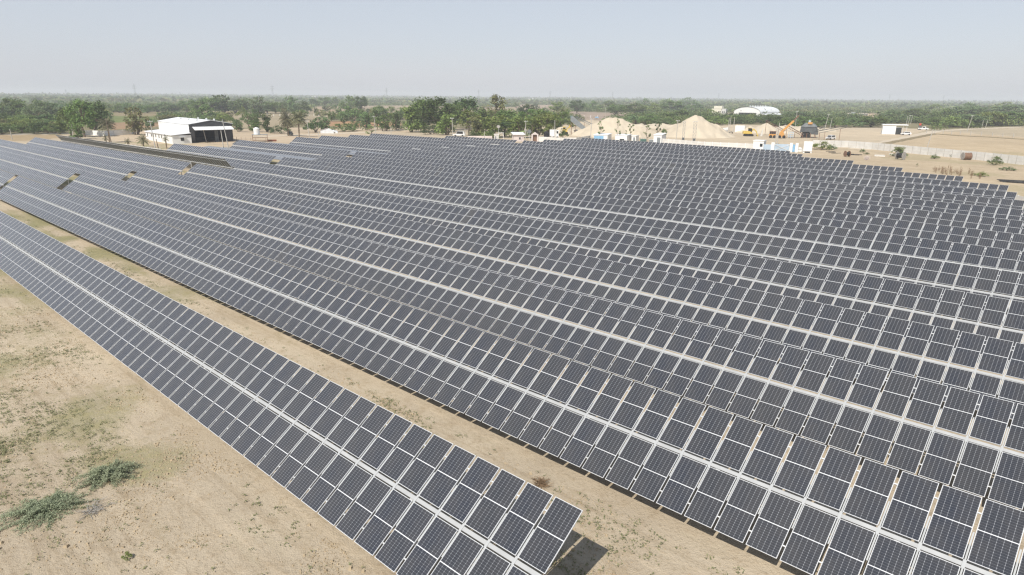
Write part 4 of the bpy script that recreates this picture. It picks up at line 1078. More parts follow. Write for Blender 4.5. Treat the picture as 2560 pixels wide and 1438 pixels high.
# gate
t, s = at('gate', 'white pillared gate with washed blue sheet leaves', 'gate', 1962, 380)
for i, x in enumerate((-27, 12, 24)): b_ = MB(); w_ = (7, 6, 6)[i] * s / 2; b_.b(x * s - w_, x * s + w_, 0, .9, -.3, 20 * s); b_.obj('pillar', 'white', t)
for x0, x1, m_ in ((-23, 8.5, 'gateblue'), (15.5, 20.5, 'blue')): b_ = MB(); b_.b(x0 * s, x1 * s, .3, .4, .1, 17 * s); b_.obj('leaf', m_, t)
b_ = MB(); b_.bar((-23 * s, .25, .3), (8.5 * s, .25, 16 * s), .12); b_.bar((-23 * s, .25, 16 * s), (8.5 * s, .25, .3), .12); b_.obj('brace', 'offwhite', t)
t, s = at('sheet_screen', 'blue grey tin screen standing between guard house and gate', 'screen', 1920, 378); b_ = MB()
for i in range(9): b_.b((-13 + i * 3) * s, (-13 + i * 3 + 2.9) * s, .0, .06 + .05 * (i % 2), -.2, 15 * s)
b_.obj('corrugated_sheet', 'gateblue', t)
t, s = at('toilet_block', 'white narrow booth on two short legs past the gate', 'booth', 2018, 383)
b_ = MB(); b_.b(-9 * s, 9 * s, 0, 2.4, 4 * s, 25 * s); b_.obj('cubicle', 'white', t)
for x in (-7.5, 7.5): b_ = MB(); b_.b((x - 1.5) * s, (x + 1.5) * s, .2, 2.2, -.3, 4 * s); b_.obj('leg', 'white', t)
b_ = MB(); b_.b(-5 * s, 5 * s, .6, 1.8, -.1, 3 * s); b_.obj('under_box', 'greysteel', t)  # plain grey box beneath the cubicle, between the two legs
t, s = at('stone_slab', 'pale rounded boulder lying between the gate and the booth', 'boulder', 1999, 379); b_ = MB(); b_.tube((0, 0, -.2), (0, 0, .7), 1.0, .85, 9); b_.tube((0, 0, .7), (.1, .1, 1.25), .85, .35, 9); b_.obj('rock', 'offwhite', t)
# office at the works yard, container sheet, warehouse and house far back
t, s = at('site_office', 'white site office with a flat overhanging canopy in the works yard', 'office', 2223, 336, None, R_(6))
b_ = MB(); b_.b(-14 * s, 11 * s, 0, 5, -.3, 19 * s); b_.obj('wall', 'white', t)
b_ = MB(); b_.b(-15 * s, 33 * s, -.4, 5.3, 19 * s, 20.6 * s); b_.obj('roof', 'roofwhite', t)
b_ = MB(); b_.b(11.2 * s, 22 * s, .5, 4.6, 0, 14 * s); b_.obj('glazed_room', 'glass', t)
for x in (24, 31): b_ = MB(); b_.bar((x * s, .2, -.2), (x * s, .2, 19 * s), .14); b_.obj('post', 'steel', t)
t, s = at('white_container', 'plain white box container behind the yellow excavator', 'container', 1848, 331, None, R_(-14)); b_ = MB(); b_.b(-10 * s, 11 * s, 0, 2.6, -.1, 15 * s)
b_.obj('shell', 'white', t); b_ = MB()
for i in range(12): b_.b((-9.6 + i * 1.72) * s, (-8.9 + i * 1.72) * s, -.05, .0, .1, 14.6 * s)
b_.obj('ribs', 'white', t)
t, s = at('warehouse', 'large white warehouse with a long arched roof in the scrub', 'warehouse', 1866, 294, None, R_(-24))
w_, l_, e = 62 * s, 46, 11.5 * s
pr = [(-w_ / 2, 0), (w_ / 2, 0)] + [(w_ / 2 * math.cos(a), e + 12 * s * math.sin(a)) for a in np.linspace(0, PI, 19)]
fr = MB(); fr.prism(pr, 0, .3); fr.prism([(-w_ / 2, -.2), (-w_ / 2 + .3, -.2), (-w_ / 2 + .3, e), (-w_ / 2, e)], .3, l_); fr.prism([(w_ / 2 - .3, -.2), (w_ / 2, -.2), (w_ / 2, e), (w_ / 2 - .3, e)], .3, l_); fr.obj('wall', 'white', t)
rf = MB(); A_ = np.linspace(0, PI, 19)
for a0, a1 in zip(A_, A_[1:]):
    q = [(w_ * .515 * math.cos(a), e + 12.6 * s * math.sin(a)) for a in (a0, a1)]
    rf.add([(q[0][0], -.6, q[0][1]), (q[1][0], -.6, q[1][1]), (q[1][0], l_, q[1][1]), (q[0][0], l_, q[0][1])], [(0, 1, 2, 3)])
M['palesheet'] = mat('pale_blue_sheet', (.77, .79, .80), .4, .06, .3); rf.obj('roof', 'palesheet', t)
for i in range(7): b_ = MB(); b_.tube((0, 6 + i * 6, e + 12.6 * s), (0, 6 + i * 6, e + 12.6 * s + 1), .45, .7, 8); b_.obj('roof_vent', 'steel', t)
b_ = MB(); b_.b(-w_ * .30, w_ * .36, -.12, -.04, 0, e * .92); b_.obj('door_opening', 'darkin', t)
b_ = MB(); b_.prism([(w_ / 2, e * .7), (w_ / 2 + 5, e * .5), (w_ / 2 + 5, e * .55), (w_ / 2, e * .8)], 3, l_); b_.obj('lean_to_roof', 'palesheet', t)
t, s = at('yellow_house', 'cream two storey house with a stepped top in the scrub', 'house', 1793, 291, None, R_(-12))
b_ = MB(); b_.b(-14 * s, 8 * s, 0, 9, -.2, 17 * s); b_.b(-9 * s, 9.5 * s, -.3, 8, 17 * s, 23 * s); b_.obj('wall', 'cream', t)
b_ = MB(); b_.b(8.2 * s, 18 * s, .5, 8, -.2, 17 * s); b_.obj('side_wing', 'concrete', t)
for x, z in ((2.5, 8), (5.5, 8)): b_ = MB(); b_.b((x - .9) * s, (x + 1.1) * s, -.06, .03, z * s, (z + 4) * s); b_.obj('window', 'glass', t)
for x in (10.5, 14): b_ = MB(); b_.b(x * s, (x + 1.6) * s, .42, .52, 7 * s, 12 * s); b_.obj('window', 'glass', t)
t, s = at('ruined_wall', 'broken pale walls between the cream house and the warehouse', 'wall', 1818, 294); b_ = MB()
for i in range(5): b_.b((-8 + i * 4) * s, (-5.2 + i * 4) * s, i % 2, i % 2 + .6, -.2, (4 + (i * 7 % 4)) * s)
b_.obj('masonry', 'offwhite', t)
t, s = at('farm_hut', 'brown roofed farm hut on the sandy clearing in the scrub', 'hut', 2105, 289); b_ = MB(); b_.b(-9 * s, 8 * s, 0, 5, -.2, 4 * s); b_.obj('wall', 'pink', t); b_ = MB(); b_.prism([(-10 * s, 4 * s), (9 * s, 4 * s), (-.5 * s, 8 * s)], -.5, 5.5); b_.obj('roof', 'brownwood', t)
t, s = at('farm_hut', 'grey flat roofed farm shed beside the brown roofed hut', 'shed', 2090, 289); b_ = MB(); b_.b(-5 * s, 4 * s, 0, 4, -.2, 4 * s); b_.obj('wall', 'concrete', t); b_ = MB(); b_.b(-6 * s, 5 * s, -.4, 4.4, 4 * s, 4.8 * s); b_.obj('roof', 'gateblue', t)
t, s = at('farm_shed', 'long low dark shed with a pale roof at the sandy clearing', 'shed', 2146, 289); b_ = MB(); b_.b(-20 * s, 18 * s, 0, 5, -.2, 3 * s); b_.obj('wall', 'machine', t); b_ = MB(); b_.b(-21 * s, 19 * s, -.5, 5.5, 3 * s, 3.8 * s); b_.obj('roof', 'offwhite', t)
t, s = at('farm_tank', 'small pale blue tank house by the long low shed', 'shed', 2132, 287); b_ = MB(); b_.b(-4 * s, 4 * s, 0, 3, -.2, 5 * s); b_.obj('wall', 'gateblue', t); b_ = MB(); b_.b(-4.5 * s, 4.5 * s, -.3, 3.3, 5 * s, 5.6 * s); b_.obj('roof', 'offwhite', t)
for i, (px, py, wp, hp) in enumerate(((784, 245, 9, 3.2), (790, 246, 5, 2.6), (875, 246, 4, 3), (1054, 249, 3, 4), (1322, 251, 8, 3), (1332, 250, 4, 4), (2520, 263, 8, 3), (2535, 263, 5, 3))):
    t, s = at('far_house', ['long white far house on the horizon above the palms', 'short white far house touching the long one above the palms', 'white far house on the horizon above the wide bank tree', 'slim white far tower above the grove', 'white far house above the tall thin grove tree', 'white far tower beside the house above the thin tree', 'wide white far house at the end of the horizon', 'narrow white far house at the end of the horizon'][i], 'house', px, py + 3)
    b_ = MB(); b_.b(-wp * s / 2, wp * s / 2, 0, 8, 0, (hp + 3) * s); b_.b(-wp * s * .2, wp * s * .1, 1, 6, (hp + 3) * s, (hp + 3.8) * s); b_.obj('wall', 'white', t)
t, s = at('blue_sheet', 'small pale blue sheet roof on the pinkish stubble field', 'sheet', 1492, 297); b_ = MB(); b_.b(-4 * s, 4 * s, 0, 3, 2 * s, 4.5 * s); b_.b(-3.8 * s, -3.4 * s, .2, .5, -.1, 2 * s); b_.b(3.4 * s, 3.8 * s, .2, .5, -.1, 2 * s); b_.obj('roof', 'blue', t)
# ---------------------------------------------------------------- sand heaps
def heap(label, px, py, cones, seed=1):
    t, s = at('sand_heap', label, 'sand heap', px, py)
    xs = [c[0] * s for c in cones]; rs = [c[3] * s for c in cones]
    x0, x1 = min(x - r for x, r in zip(xs, rs)) - 2, max(x + r for x, r in zip(xs, rs)) + 2
    ym = max(rs) + 2; y0, y1 = min(c[1] for c in cones) - ym, max(c[1] for c in cones) + ym
    n = 90; X, Y = np.meshgrid(np.linspace(x0, x1, n), np.linspace(y0, y1, n), indexing='ij'); Z = np.full(X.shape, -.6)
    for (cx, cy, h, r) in cones:
        dd = np.hypot(X - cx * s, (Y - cy)) / (r * s); ang = np.arctan2(Y - cy, X - cx * s)
        dd = dd * (1 + .07 * np.sin(ang * 3 + cx + seed) + .05 * np.sin(ang * 7 + seed))
        q = h * s * (1 - dd); top = h * s * .93; q = np.where(q > top, top + (q - top) * .35, q); Z = np.maximum(Z, q)
    Z += np.where(Z > -.3, (vnoise(X + seed * 9, Y, 4.2, 8) - .5) * 1.0 + (vnoise(X * 1.0, Y * .25 + seed, 1.5, 9) - .5) * .45 + (vnoise(X + seed * 9, Y, 2.4, 5) - .5) * .5 + (vnoise(X, Y + seed * 5, .8, 6) - .5) * .22, 0)
    idx = np.arange(n * n).reshape(n, n); Fq = np.stack([idx[:-1, :-1], idx[1:, :-1], idx[1:, 1:], idx[:-1, 1:]], -1).reshape(-1, 4)
    me = np_mesh('sand', np.stack([X, Y, Z], -1).reshape(-1, 3), Fq, ['sand']); me.shade_smooth(); link('sand', me, t)
def ridge(px0, base, prof, dy, rk=1.6):
    xs = [p[0] for p in prof]; ys = [p[1] for p in prof]; out = []
    for x in np.arange(xs[0], xs[-1] + 1, 4.):
        h = base - float(np.interp(x, xs, ys))
        if h > 1: out.append((x - px0, dy + 2 * math.sin(x * .05), h * .93, max(16, rk * h)))
    return out
heap('broad sand heap with a rounded top behind the saplings', 1545, 345, ridge(1545, 345, [(1452, 341), (1470, 330), (1486, 316), (1500, 304), (1514, 296), (1530, 294), (1548, 298), (1572, 307), (1592, 317), (1612, 324), (1640, 330), (1668, 336)], 17), 1)
heap('tall pointed sand heap behind the white fence posts', 1742, 343, ridge(1742, 343, [(1668, 334), (1690, 318), (1716, 301), (1736, 289), (1744, 291), (1760, 302), (1776, 308), (1786, 311), (1806, 325), (1824, 338)], 8, 1.5), 2)
heap('long low sand bank behind the tall pointed heap', 1660, 322, [(-60, 10, 9, 50), (-10, 14, 9, 60), (40, 12, 10, 50)], 7)
heap('smaller sand heap with a pointed top behind the excavator', 1915, 334, [(0, 8, 25, 42), (-36, 10, 15, 34), (30, 12, 14, 40)], 3)
heap('low sand bank behind the black crusher', 2010, 331, [(0, 20, 10, 60), (-40, 20, 11, 44)], 4)
heap('sand heap under the grey feed hopper beside the grove', 1432, 336, [(-28, 8, 18, 40), (10, 10, 12, 44), (50, 8, 9, 40)], 5)

# ---------------------------------------------------------------- poles and pylons
def pole(label, px, py, top, group=None, r=.14, arms=1, lean=0., matn='pole', stay=False):
    t, s = at('utility_pole', label, 'pole', px, py, group); h = (py - top) * s
    lx = lean * s
    b_ = MB(); b_.tube((0, 0, -.4), (lx, 0, h), r, r * .62, 8); b_.obj('shaft', matn, t)
    for i in range(arms):
        z = h - .35 - i * .9; a = MB(); x = lx * z / h
        a.bar((x - .7, -.12, z), (x + .7, -.12, z), .1); a.obj('crossarm', 'steel', t)
        for dx in (-.6, 0, .6):
            q = MB(); q.tube((x + dx, -.12, z + .05), (x + dx, -.12, z + .3), .07, .04, 6); q.obj('insulator', 'offwhite', t)
    if stay:
        for dx, dy in ((-2.2, -.8), (2.0, -.6), (1.0, 2.2)): b_ = MB(); b_.bar((lx, 0, h * .62), (dx, dy, 0), .06); b_.obj('stay', 'steel', t)
    return t
for lb, px, py, top, a, ln in (
        ('leaning wooden pole beside the date palm at the compound wall', 279, 359, 308, 0, -4),
        ('thin grey pole at the near edge of the road copse', 184, 347, 318, 0, 0),
        ('short grey pole on the grass verge of the tarmac road', 31, 350, 329, 0, -1),
        ('grey pole with a crossarm in front of the lean-to windows', 390, 378, 313, 1, -4),
        ('short slanted wooden post beside the crossarm pole', 398, 378, 352, 0, -3),
        ('tall leaning pale pole in front of the dark shed opening', 574, 381, 308, 0, -8),
        ('short pale pole in front of the dark shed opening', 560, 376, 332, 0, -2),
        ('slim steel pole holding the canopy at the dark shed opening', 517, 356, 316, 0, -6),
        ('concrete pole next to the tall green date palm', 774, 346, 305, 1, -3),
        ('thin short post between the concrete pole and the tent', 797, 345, 330, 0, 0),
        ('concrete pole on the dirt track beside the thin tree', 940, 335, 293, 1, -3),
        ('thin white post on the verge where the track bends', 978, 338, 320, 0, 0),
        ('pale concrete pole before the tallest trees of the grove', 1132, 349, 297, 1, -1),
        ('short white post in front of the grove', 1163, 350, 323, 0, 0),
        ('thin post before the drooping tree of the grove', 1211, 352, 330, 0, 0),
        ('slim wooden pole beside the stone arch', 1330, 352, 315, 0, 0),
        ('thin pole between the black tank and the dark bush', 1387, 350, 303, 0, -1),
        ('pale pole standing before the broad sand heap hopper', 1476, 352, 299, 1, 1),
        ('pole with an insulator left of the tall sand heap', 1690, 352, 304, 1, 1),
        ('street light pole on the stubble field edge behind the sand heap', 1512, 307, 272, 0, 0),
        ('slender post at the end of the white fence posts', 1820, 330, 299, 0, 0),
        ('tall post of the wire portal behind the container', 1823, 330, 296, 0, 1),
        ('second post of the wire portal behind the container', 1833, 331, 297, 0, 0),
        ('tall pole among the scrub behind the crane boom tip', 1988, 319, 283, 1, 0),
        ('pale pole rising behind the works yard road', 2061, 324, 290, 1, 5),
        ('shorter pale pole rising behind the works yard road', 2074, 325, 299, 0, 2),
        ('pale pole pair member with an arm by the scrub track', 2270, 310, 292, 1, 2),
        ('pale pole pair member without an arm by the scrub track', 2276, 310, 292, 0, 2),
        ('thin pole beside the pale pole pair at the scrub track', 2266, 311, 294, 0, 0),
        ('tall pale pole on the verge past the dry field', 2417, 329, 297, 1, 5),
        ('grey leaning pole on the dry yellow field', 2316, 373, 332, 0, 6),
        ('thin pole in the scrub edge past the tall verge pole', 2454, 320, 305, 0, 1),
        ('thinner pole in the scrub edge past the tall verge pole', 2463, 320, 304, 0, 2)):
    pole(lb, px, py, top, None, .15, a, ln, 'bark' if 'wooden' in lb else 'pole')
pole('grey pole with three stays behind the pink walled house', 1313, 354, 304, None, .15, 1, 1, 'pole', True)
def wire(label, a_, b_, ha, hb, sag, cat='cable'):
    pa, pb = G(*a_), G(*b_); pa.z += ha * mpp(pa); pb.z += hb * mpp(pb); mb = MB(); last = None
    for i in range(13):
        u_ = i / 12; p = pa.lerp(pb, u_); p.z -= sag * 4 * u_ * (1 - u_)
        if last is not None: mb.bar(last, p, .035)
        last = p
    tag(mb.obj('cable', 'machine'), label, cat)
wire('overhead cable from the palm pole to the pole at the track bend', (774, 346), (940, 335), 39, 40, 1.2)
wire('overhead cable from the track bend pole to the grove pole', (940, 335), (1132, 349), 40, 50, 1.4)
wire('overhead cable from the grove pole to the stayed pole', (1132, 349), (1313, 354), 50, 48, 1.2)
wire('overhead cable from the crossarm pole to the pole before the shed opening', (390, 378), (574, 381), 62, 70, 1.0)
def lattice(label, px, py, top, w_, cat='lattice mast'):
    t, s = at('lattice_mast', label, cat, px, py); h = (py - top) * s; hw = w_ * s / 2; b_ = MB()
    for x in (-hw, hw):
        for y in (-.3, .3): b_.bar((x, y, -.3), (x, y, h), .08)
    n = max(4, int(h / 1.1))
    for i in range(n):
        z, z2 = h * i / n, h * (i + 1) / n; b_.bar((-hw, -.3, z), (hw, -.3, z2), .05); b_.bar((hw, .3, z), (-hw, .3, z2), .05); b_.bar((-hw, -.3, z2), (hw, -.3, z2), .05)
    b_.obj('frame', 'greysteel', t); b_ = MB(); b_.bar((-hw * 1.6, 0, h), (hw * 1.6, 0, h), .14, .1); b_.obj('crossarm', 'steel', t)
    b_ = MB(); b_.b(-.35, .35, -.5, -.3, h * .2, h * .2 + .8); b_.obj('switch_box', 'machine', t)
lattice('pale two legged lattice mast beside the pole at the tall heap', 1707, 361, 309, 5)
lattice('rusty two legged lattice mast in front of the fence posts', 1734, 364, 309, 7)
for x in (1938, 1943): pole('pale twin pole behind the gate, ' + ('toward the crane cab' if x < 1940 else 'toward the crane boom'), x, 360, 313 if x > 1940 else 322, None, .17, 0, 0)
for lb, px, top, d_, in (('faint far pylon above the road copse', 168, 228, 3300), ('far pylon above the brown thin crowned tree, clearest on the horizon', 340, 216, 2300), ('faint far pylon above the shed roof', 452, 232, 3600),
                         ('far pylon above the water tank', 683, 211, 2200), ('far pylon above the track bend', 967, 217, 2500), ('far pylon above the tall thin grove tree', 1197, 220, 2700), ('far pylon above the pinkish stubble field', 1375, 223, 3000),
                         ('faint far pylon above the broad sand heap', 1531, 226, 3300), ('faint far pylon above the cream house', 1796, 231, 3700), ('faint far pylon above the site office', 2223, 236, 3700), ('faintest far pylon above the dry yellow field', 2358, 243, 4200)):
    r_ = ray(px, 250); k = d_ / math.hypot(r_[0], r_[1]); p = Vector((r_[0] * k, r_[1] * k, 0)); p.z = float(zg(p.x, p.y))
    gx, gy = proj(*p); h = min(46, (gy - top) * d_ / F); t = thing('power_pylon', lb, 'pylon', p, yaw(p)); b_ = MB(); bw = h * .075
    for x in (-1, 1):
        for y in (-1, 1): b_.bar((x * bw, y * bw, -1), (x * bw * .12, y * bw * .12, h * .98), .45)
    for i in range(9):
        z0, z1 = h * i / 9, h * (i + 1) / 9; w0, w1 = bw * (1 - .9 * i / 9), bw * (1 - .9 * (i + 1) / 9); b_.bar((-w0, -w0, z0), (w1, -w1, z1), .28); b_.bar((w0, -w0, z0), (-w1, -w1, z1), .28)
    b_.obj('tower', 'greysteel', t)
    for z, a in ((.70, .12), (.80, .14), (.90, .11)): q = MB(); q.bar((-a * h, 0, h * z), (a * h, 0, h * z), .5); q.obj('crossarm', 'greysteel', t)

# ---------------------------------------------------------------- machines in the works yard
def conveyor(label, px, py, x0, z0, x1, z1, wd=1.1, matn='machine', leg=(.2, .8), depth=0, truss=True):
    t, s = at('conveyor', label, 'conveyor', px, py); a_, b_ = Vector((x0 * s, depth, z0 * s)), Vector((x1 * s, depth, z1 * s)); d = (b_ - a_).normalized(); up = Vector((-d.z, 0, d.x))
    if up.z < 0: up = -up
    fr = MB(); n = max(4, int((b_ - a_).length / 1.3))
    for y in (-wd / 2, wd / 2):
        o = Vector((0, y, 0))
        for k in (0, -.75): fr.bar(a_ + o + up * k, b_ + o + up * k, .12)
        if truss:
            for i in range(n): fr.bar(a_.lerp(b_, i / n) + o, a_.lerp(b_, (i + 1) / n) + o - up * .75, .07); fr.bar(a_.lerp(b_, (i + 1) / n) + o, a_.lerp(b_, (i + 1) / n) + o - up * .75, .07)
    fr.obj('truss', matn, t); bl = MB(); bl.bar(a_ + up * .1, b_ + up * .1, wd, .1); bl.obj('belt', 'black', t)
    for q in (a_, b_): dr = MB(); dr.tube(q - Vector((0, wd / 2, 0)), q + Vector((0, wd / 2, 0)), .28, .28, 10); dr.obj('roller', 'machine', t)
    for k in leg:
        p = a_.lerp(b_, k) - up * .75
        for y in (-wd / 2, wd / 2): lg = MB(); lg.bar((p.x, depth + y, p.z), (p.x, depth + y * 1.5, -.3), .16); lg.obj('leg', 'rust', t)
t, s = at('feed_hopper', 'grey sloping feed hopper with a sand chute beside the grove', 'hopper', 1448, 336)
b_ = MB(); sl_ = [(-22, 41), (-18, 43.5), (20, 12), (14, 6), (-22, 31)]; b_.prism([(x * s, z * s) for x, z in sl_], -.1, .15); b_.obj('side_panel', 'greysteel', t)
b_ = MB(); b_.prism([(x * s, z * s) for x, z in sl_], 2.6, 2.85); b_.obj('side_panel', 'greysteel', t)
b_ = MB(); b_.prism([(-18 * s, 36 * s), (-17 * s, 38 * s), (18 * s, 9 * s), (16 * s, 7 * s)], .16, 2.58); b_.obj('sand_chute', 'sand', t)
b_ = MB(); b_.b(-23 * s, -17 * s, .0, 2.7, 38 * s, 43 * s); b_.obj('head_box', 'greenm', t)
for x in (-19, -10, 12): b_ = MB(); b_.bar((x * s, .2, -.3), (x * s, .2, 30 * s if x < 0 else 8 * s), .2); b_.obj('leg', 'rust', t)
b_ = MB(); b_.b(17 * s, 27 * s, -.4, 2.6, -.2, 11 * s); b_.obj('motor_house', 'white', t)
conveyor('dark conveyor belt falling from the feed hopper to the broad heap', 1468, 333, -28, 37, 20, 17, 1.3, 'greysteel', (.45,), 5)
conveyor('short brown conveyor leaning on the broad sand heap', 1500, 331, -12, 13, 7, 27, 1.0, 'brownwood', (.5,), 7, False)
conveyor('rusty conveyor rising to the top of the smaller sand heap', 1935, 338, -20, 32, 22, 10, 1.0, 'rust', (.05, .7), 4)
conveyor('long truss conveyor leading into the black crusher', 1988, 345, -24, 29, 16, 8, 1.5, 'rust', (.15, .6), 1)
conveyor('truss conveyor rising out of the crusher toward the car', 2034, 345, -18, 6, 18, 24, 1.2, 'machine', (.55,), 0)
conveyor('thin long conveyor with high legs passing the white car', 2072, 350, -34, 16, 31, 32, .7, 'machine', (.2, .36, .82), -2, False)
# the crusher
t, s = at('stone_crusher', 'black hump shaped stone crusher between two conveyors', 'crusher', 2018, 345, None, R_(-6))
b_ = MB(); b_.prism([(-17 * s, 12 * s), (-16 * s, 25 * s), (-9 * s, 31 * s), (9 * s, 30 * s), (15 * s, 24 * s), (19 * s, 7 * s), (8 * s, 8 * s), (2 * s, 13 * s)], .4, 5.5); b_.obj('housing', 'machine', t)
b_ = MB(); b_.prism([(-16 * s, 24 * s), (-9 * s, 31.4 * s), (9 * s, 30.4 * s), (15 * s, 24 * s)], .2, 5.7); b_.obj('hood', 'greysteel', t)
b_ = MB(); b_.prism([(-15 * s, -.3), (-12 * s, 12 * s), (2 * s, 12 * s), (4 * s, -.3)], .8, 4.5); b_.obj('base_frame', 'black', t)
b_ = MB(); b_.b(-2 * s, 7 * s, -.2, 2, 30 * s, 34 * s); b_.obj('motor_cover', 'orange', t)
b_ = MB(); b_.tube((0, 2, 31 * s), (0, 2, 38 * s), .55, .45, 8); b_.obj('chute', 'gateblue', t)
for x in (-10, -2, 6, 14): b_ = MB(); b_.bar((x * s, .5, -.3), (x * s, .5, 10 * s), .22); b_.obj('leg', 'rust', t)
t, s = at('machine_stand', 'pale blue service frame under the long truss conveyor', 'frame', 1976, 346); b_ = MB()
for x in (-5, 0, 5):
    b_.bar((x * s, 0, -.2), (x * s, 0, 13 * s), .16); b_.bar((x * s, 1.5, -.2), (x * s, 1.5, 13 * s), .16)
for z in (4, 8, 13): b_.b(-5.5 * s, 5.5 * s, -.1, 1.6, z * s, z * s + .14)
b_.obj('frame', 'gateblue', t)
for i, x in enumerate((1892, 1903)):
    t, s = at('ramp_wall', 'pale slanted retaining fin behind the excavator, ' + ('next to its bucket' if i == 0 else 'further from its bucket'), 'retaining wall', x, 340); b_ = MB(); b_.prism([(-2.6 * s, -.3), (2.4 * s, -.3), (2.6 * s, 17 * s), (1.6 * s, 17 * s)], -1.2, 1.2); b_.obj('fin', 'concrete', t)
# excavator
t, s = at('excavator', 'yellow tracked excavator with its arm lowered to the ground', 'excavator', 1874, 341, None, R_(10))
for y in (-.2, 2.2): b_ = MB(); b_.prism([(-12 * s, .3), (-11 * s, .0), (7 * s, 0), (9 * s, .5), (7 * s, .95), (-11 * s, .95)], y, y + .6); b_.obj('track', 'black', t)
b_ = MB(); b_.b(-3 * s, 2 * s, .4, 2.2, .4, 1.1); b_.prism([(-15 * s, 1.05), (5 * s, 1.05), (5 * s, 1.7), (-1 * s, 2.2), (-14 * s, 2.1)], -.1, 2.7); b_.obj('body', 'yellow', t)
b_ = MB(); b_.prism([(-4 * s, 2.15), (4.5 * s, 1.7), (4.2 * s, 3.2), (2 * s, 3.4), (-4 * s, 3.4)], 0, 1.15); cb = b_.obj('cab', 'glass', t); b_ = MB(); b_.b(-4.4 * s, 3.2 * s, -.06, 1.2, 3.4, 3.52); b_.obj('cab_roof', 'yellow', cb)
b_ = MB(); b_.bar((3 * s, 1.6, 1.7), (9 * s, 1.6, 3.1), .55, .5); b_.bar((9 * s, 1.6, 3.1), (15 * s, 1.6, 2.0), .45, .42); b_.obj('boom', 'yellow', t)
b_ = MB(); b_.bar((15 * s, 1.6, 2.1), (18.5 * s, 1.6, .6), .36, .36); b_.obj('arm', 'yellow', t); b_ = MB(); b_.prism([(16.5 * s, .7), (19.5 * s, .75), (20 * s, 0), (17.5 * s, -.05)], 1.0, 2.2); b_.obj('bucket', 'yellow', t)
# crane
t, s = at('mobile_crane', 'orange mobile crane with a long raised boom and cab', 'crane', 1945, 346)
b_ = MB(); b_.b(-20 * s, -5 * s, 0, 2.6, .7, 9 * s); b_.obj('body', 'orange', t)
b_ = MB()
for x in (-19, -14.5, -10, -6):
    for y in (.1, 2.5): b_.bar((x * s, y, 8 * s), (x * s, y, 14.5 * s), .16)
b_.b(-19.5 * s, -5.5 * s, 0, 2.6, 14.4 * s, 15.2 * s); b_.obj('cab_frame', 'rust', t)
b_ = MB(); b_.b(-18.5 * s, -6.5 * s, .2, 2.4, 8.5 * s, 14 * s); b_.obj('cab_glass', 'glass', t)
b_ = MB(); b_.b(0, 17 * s, .2, 2.4, .6, 4 * s); b_.prism([(0, 3.8 * s), (14 * s, 3.8 * s), (11 * s, 13 * s), (5 * s, 16 * s), (2 * s, 12 * s)], .5, 2.1); b_.obj('turret', 'orange', t)
b_ = MB(); b_.bar((4 * s, 1.3, 12 * s), (29 * s, 1.3, 39 * s), .85, .8); b_.obj('boom', 'orange', t)
b_ = MB(); b_.bar((27 * s, 1.3, 37 * s), (38 * s, 1.3, 51 * s), .45, .45); b_.obj('boom_extension', 'rust', t)
b_ = MB(); b_.bar((38 * s, 1.3, 51 * s), (38 * s, 1.3, 34 * s), .07); b_.b(38 * s - .2, 38 * s + .2, 1.1, 1.5, 32 * s, 34 * s); b_.obj('hook_line', 'machine', t)
for x in (-16, -8, 3, 12):
    for y in (-.1, 2.4): b_ = MB(); b_.tube((x * s, y, .62), (x * s, y + .4, .62), .62, .62, 12); b_.obj('wheel', 'black', t)
# loader, truck, cars
t, s = at('wheel_loader', 'yellow loader partly hidden behind the dark bush', 'loader', 1412, 338); b_ = MB(); b_.b(-6 * s, 6 * s, 0, 2.4, 1.0, 2.3); b_.b(-5 * s, 1 * s, .2, 2.2, 2.3, 20 * s); b_.obj('body', 'yellow', t); b_ = MB(); b_.b(-4.5 * s, .5 * s, .12, 2.28, 2.5, 3.2); b_.obj('cab_glass', 'glass', t); b_ = MB(); b_.bar((4 * s, 1.2, 2.2), (11 * s, 1.2, 3.6), .4, .4); b_.obj('arm', 'yellow', t); b_ = MB(); b_.prism([(10 * s, 3.0), (13 * s, 3.2), (12.5 * s, 4.2), (10.5 * s, 4.4)], 0, 2.4); b_.obj('bucket', 'yellow', t)
for x in (-4, 4):
    for y in (-.1, 2.0): b_ = MB(); b_.tube((x * s, y, .7), (x * s, y + .5, .7), .7, .7, 12); b_.obj('wheel', 'black', t)
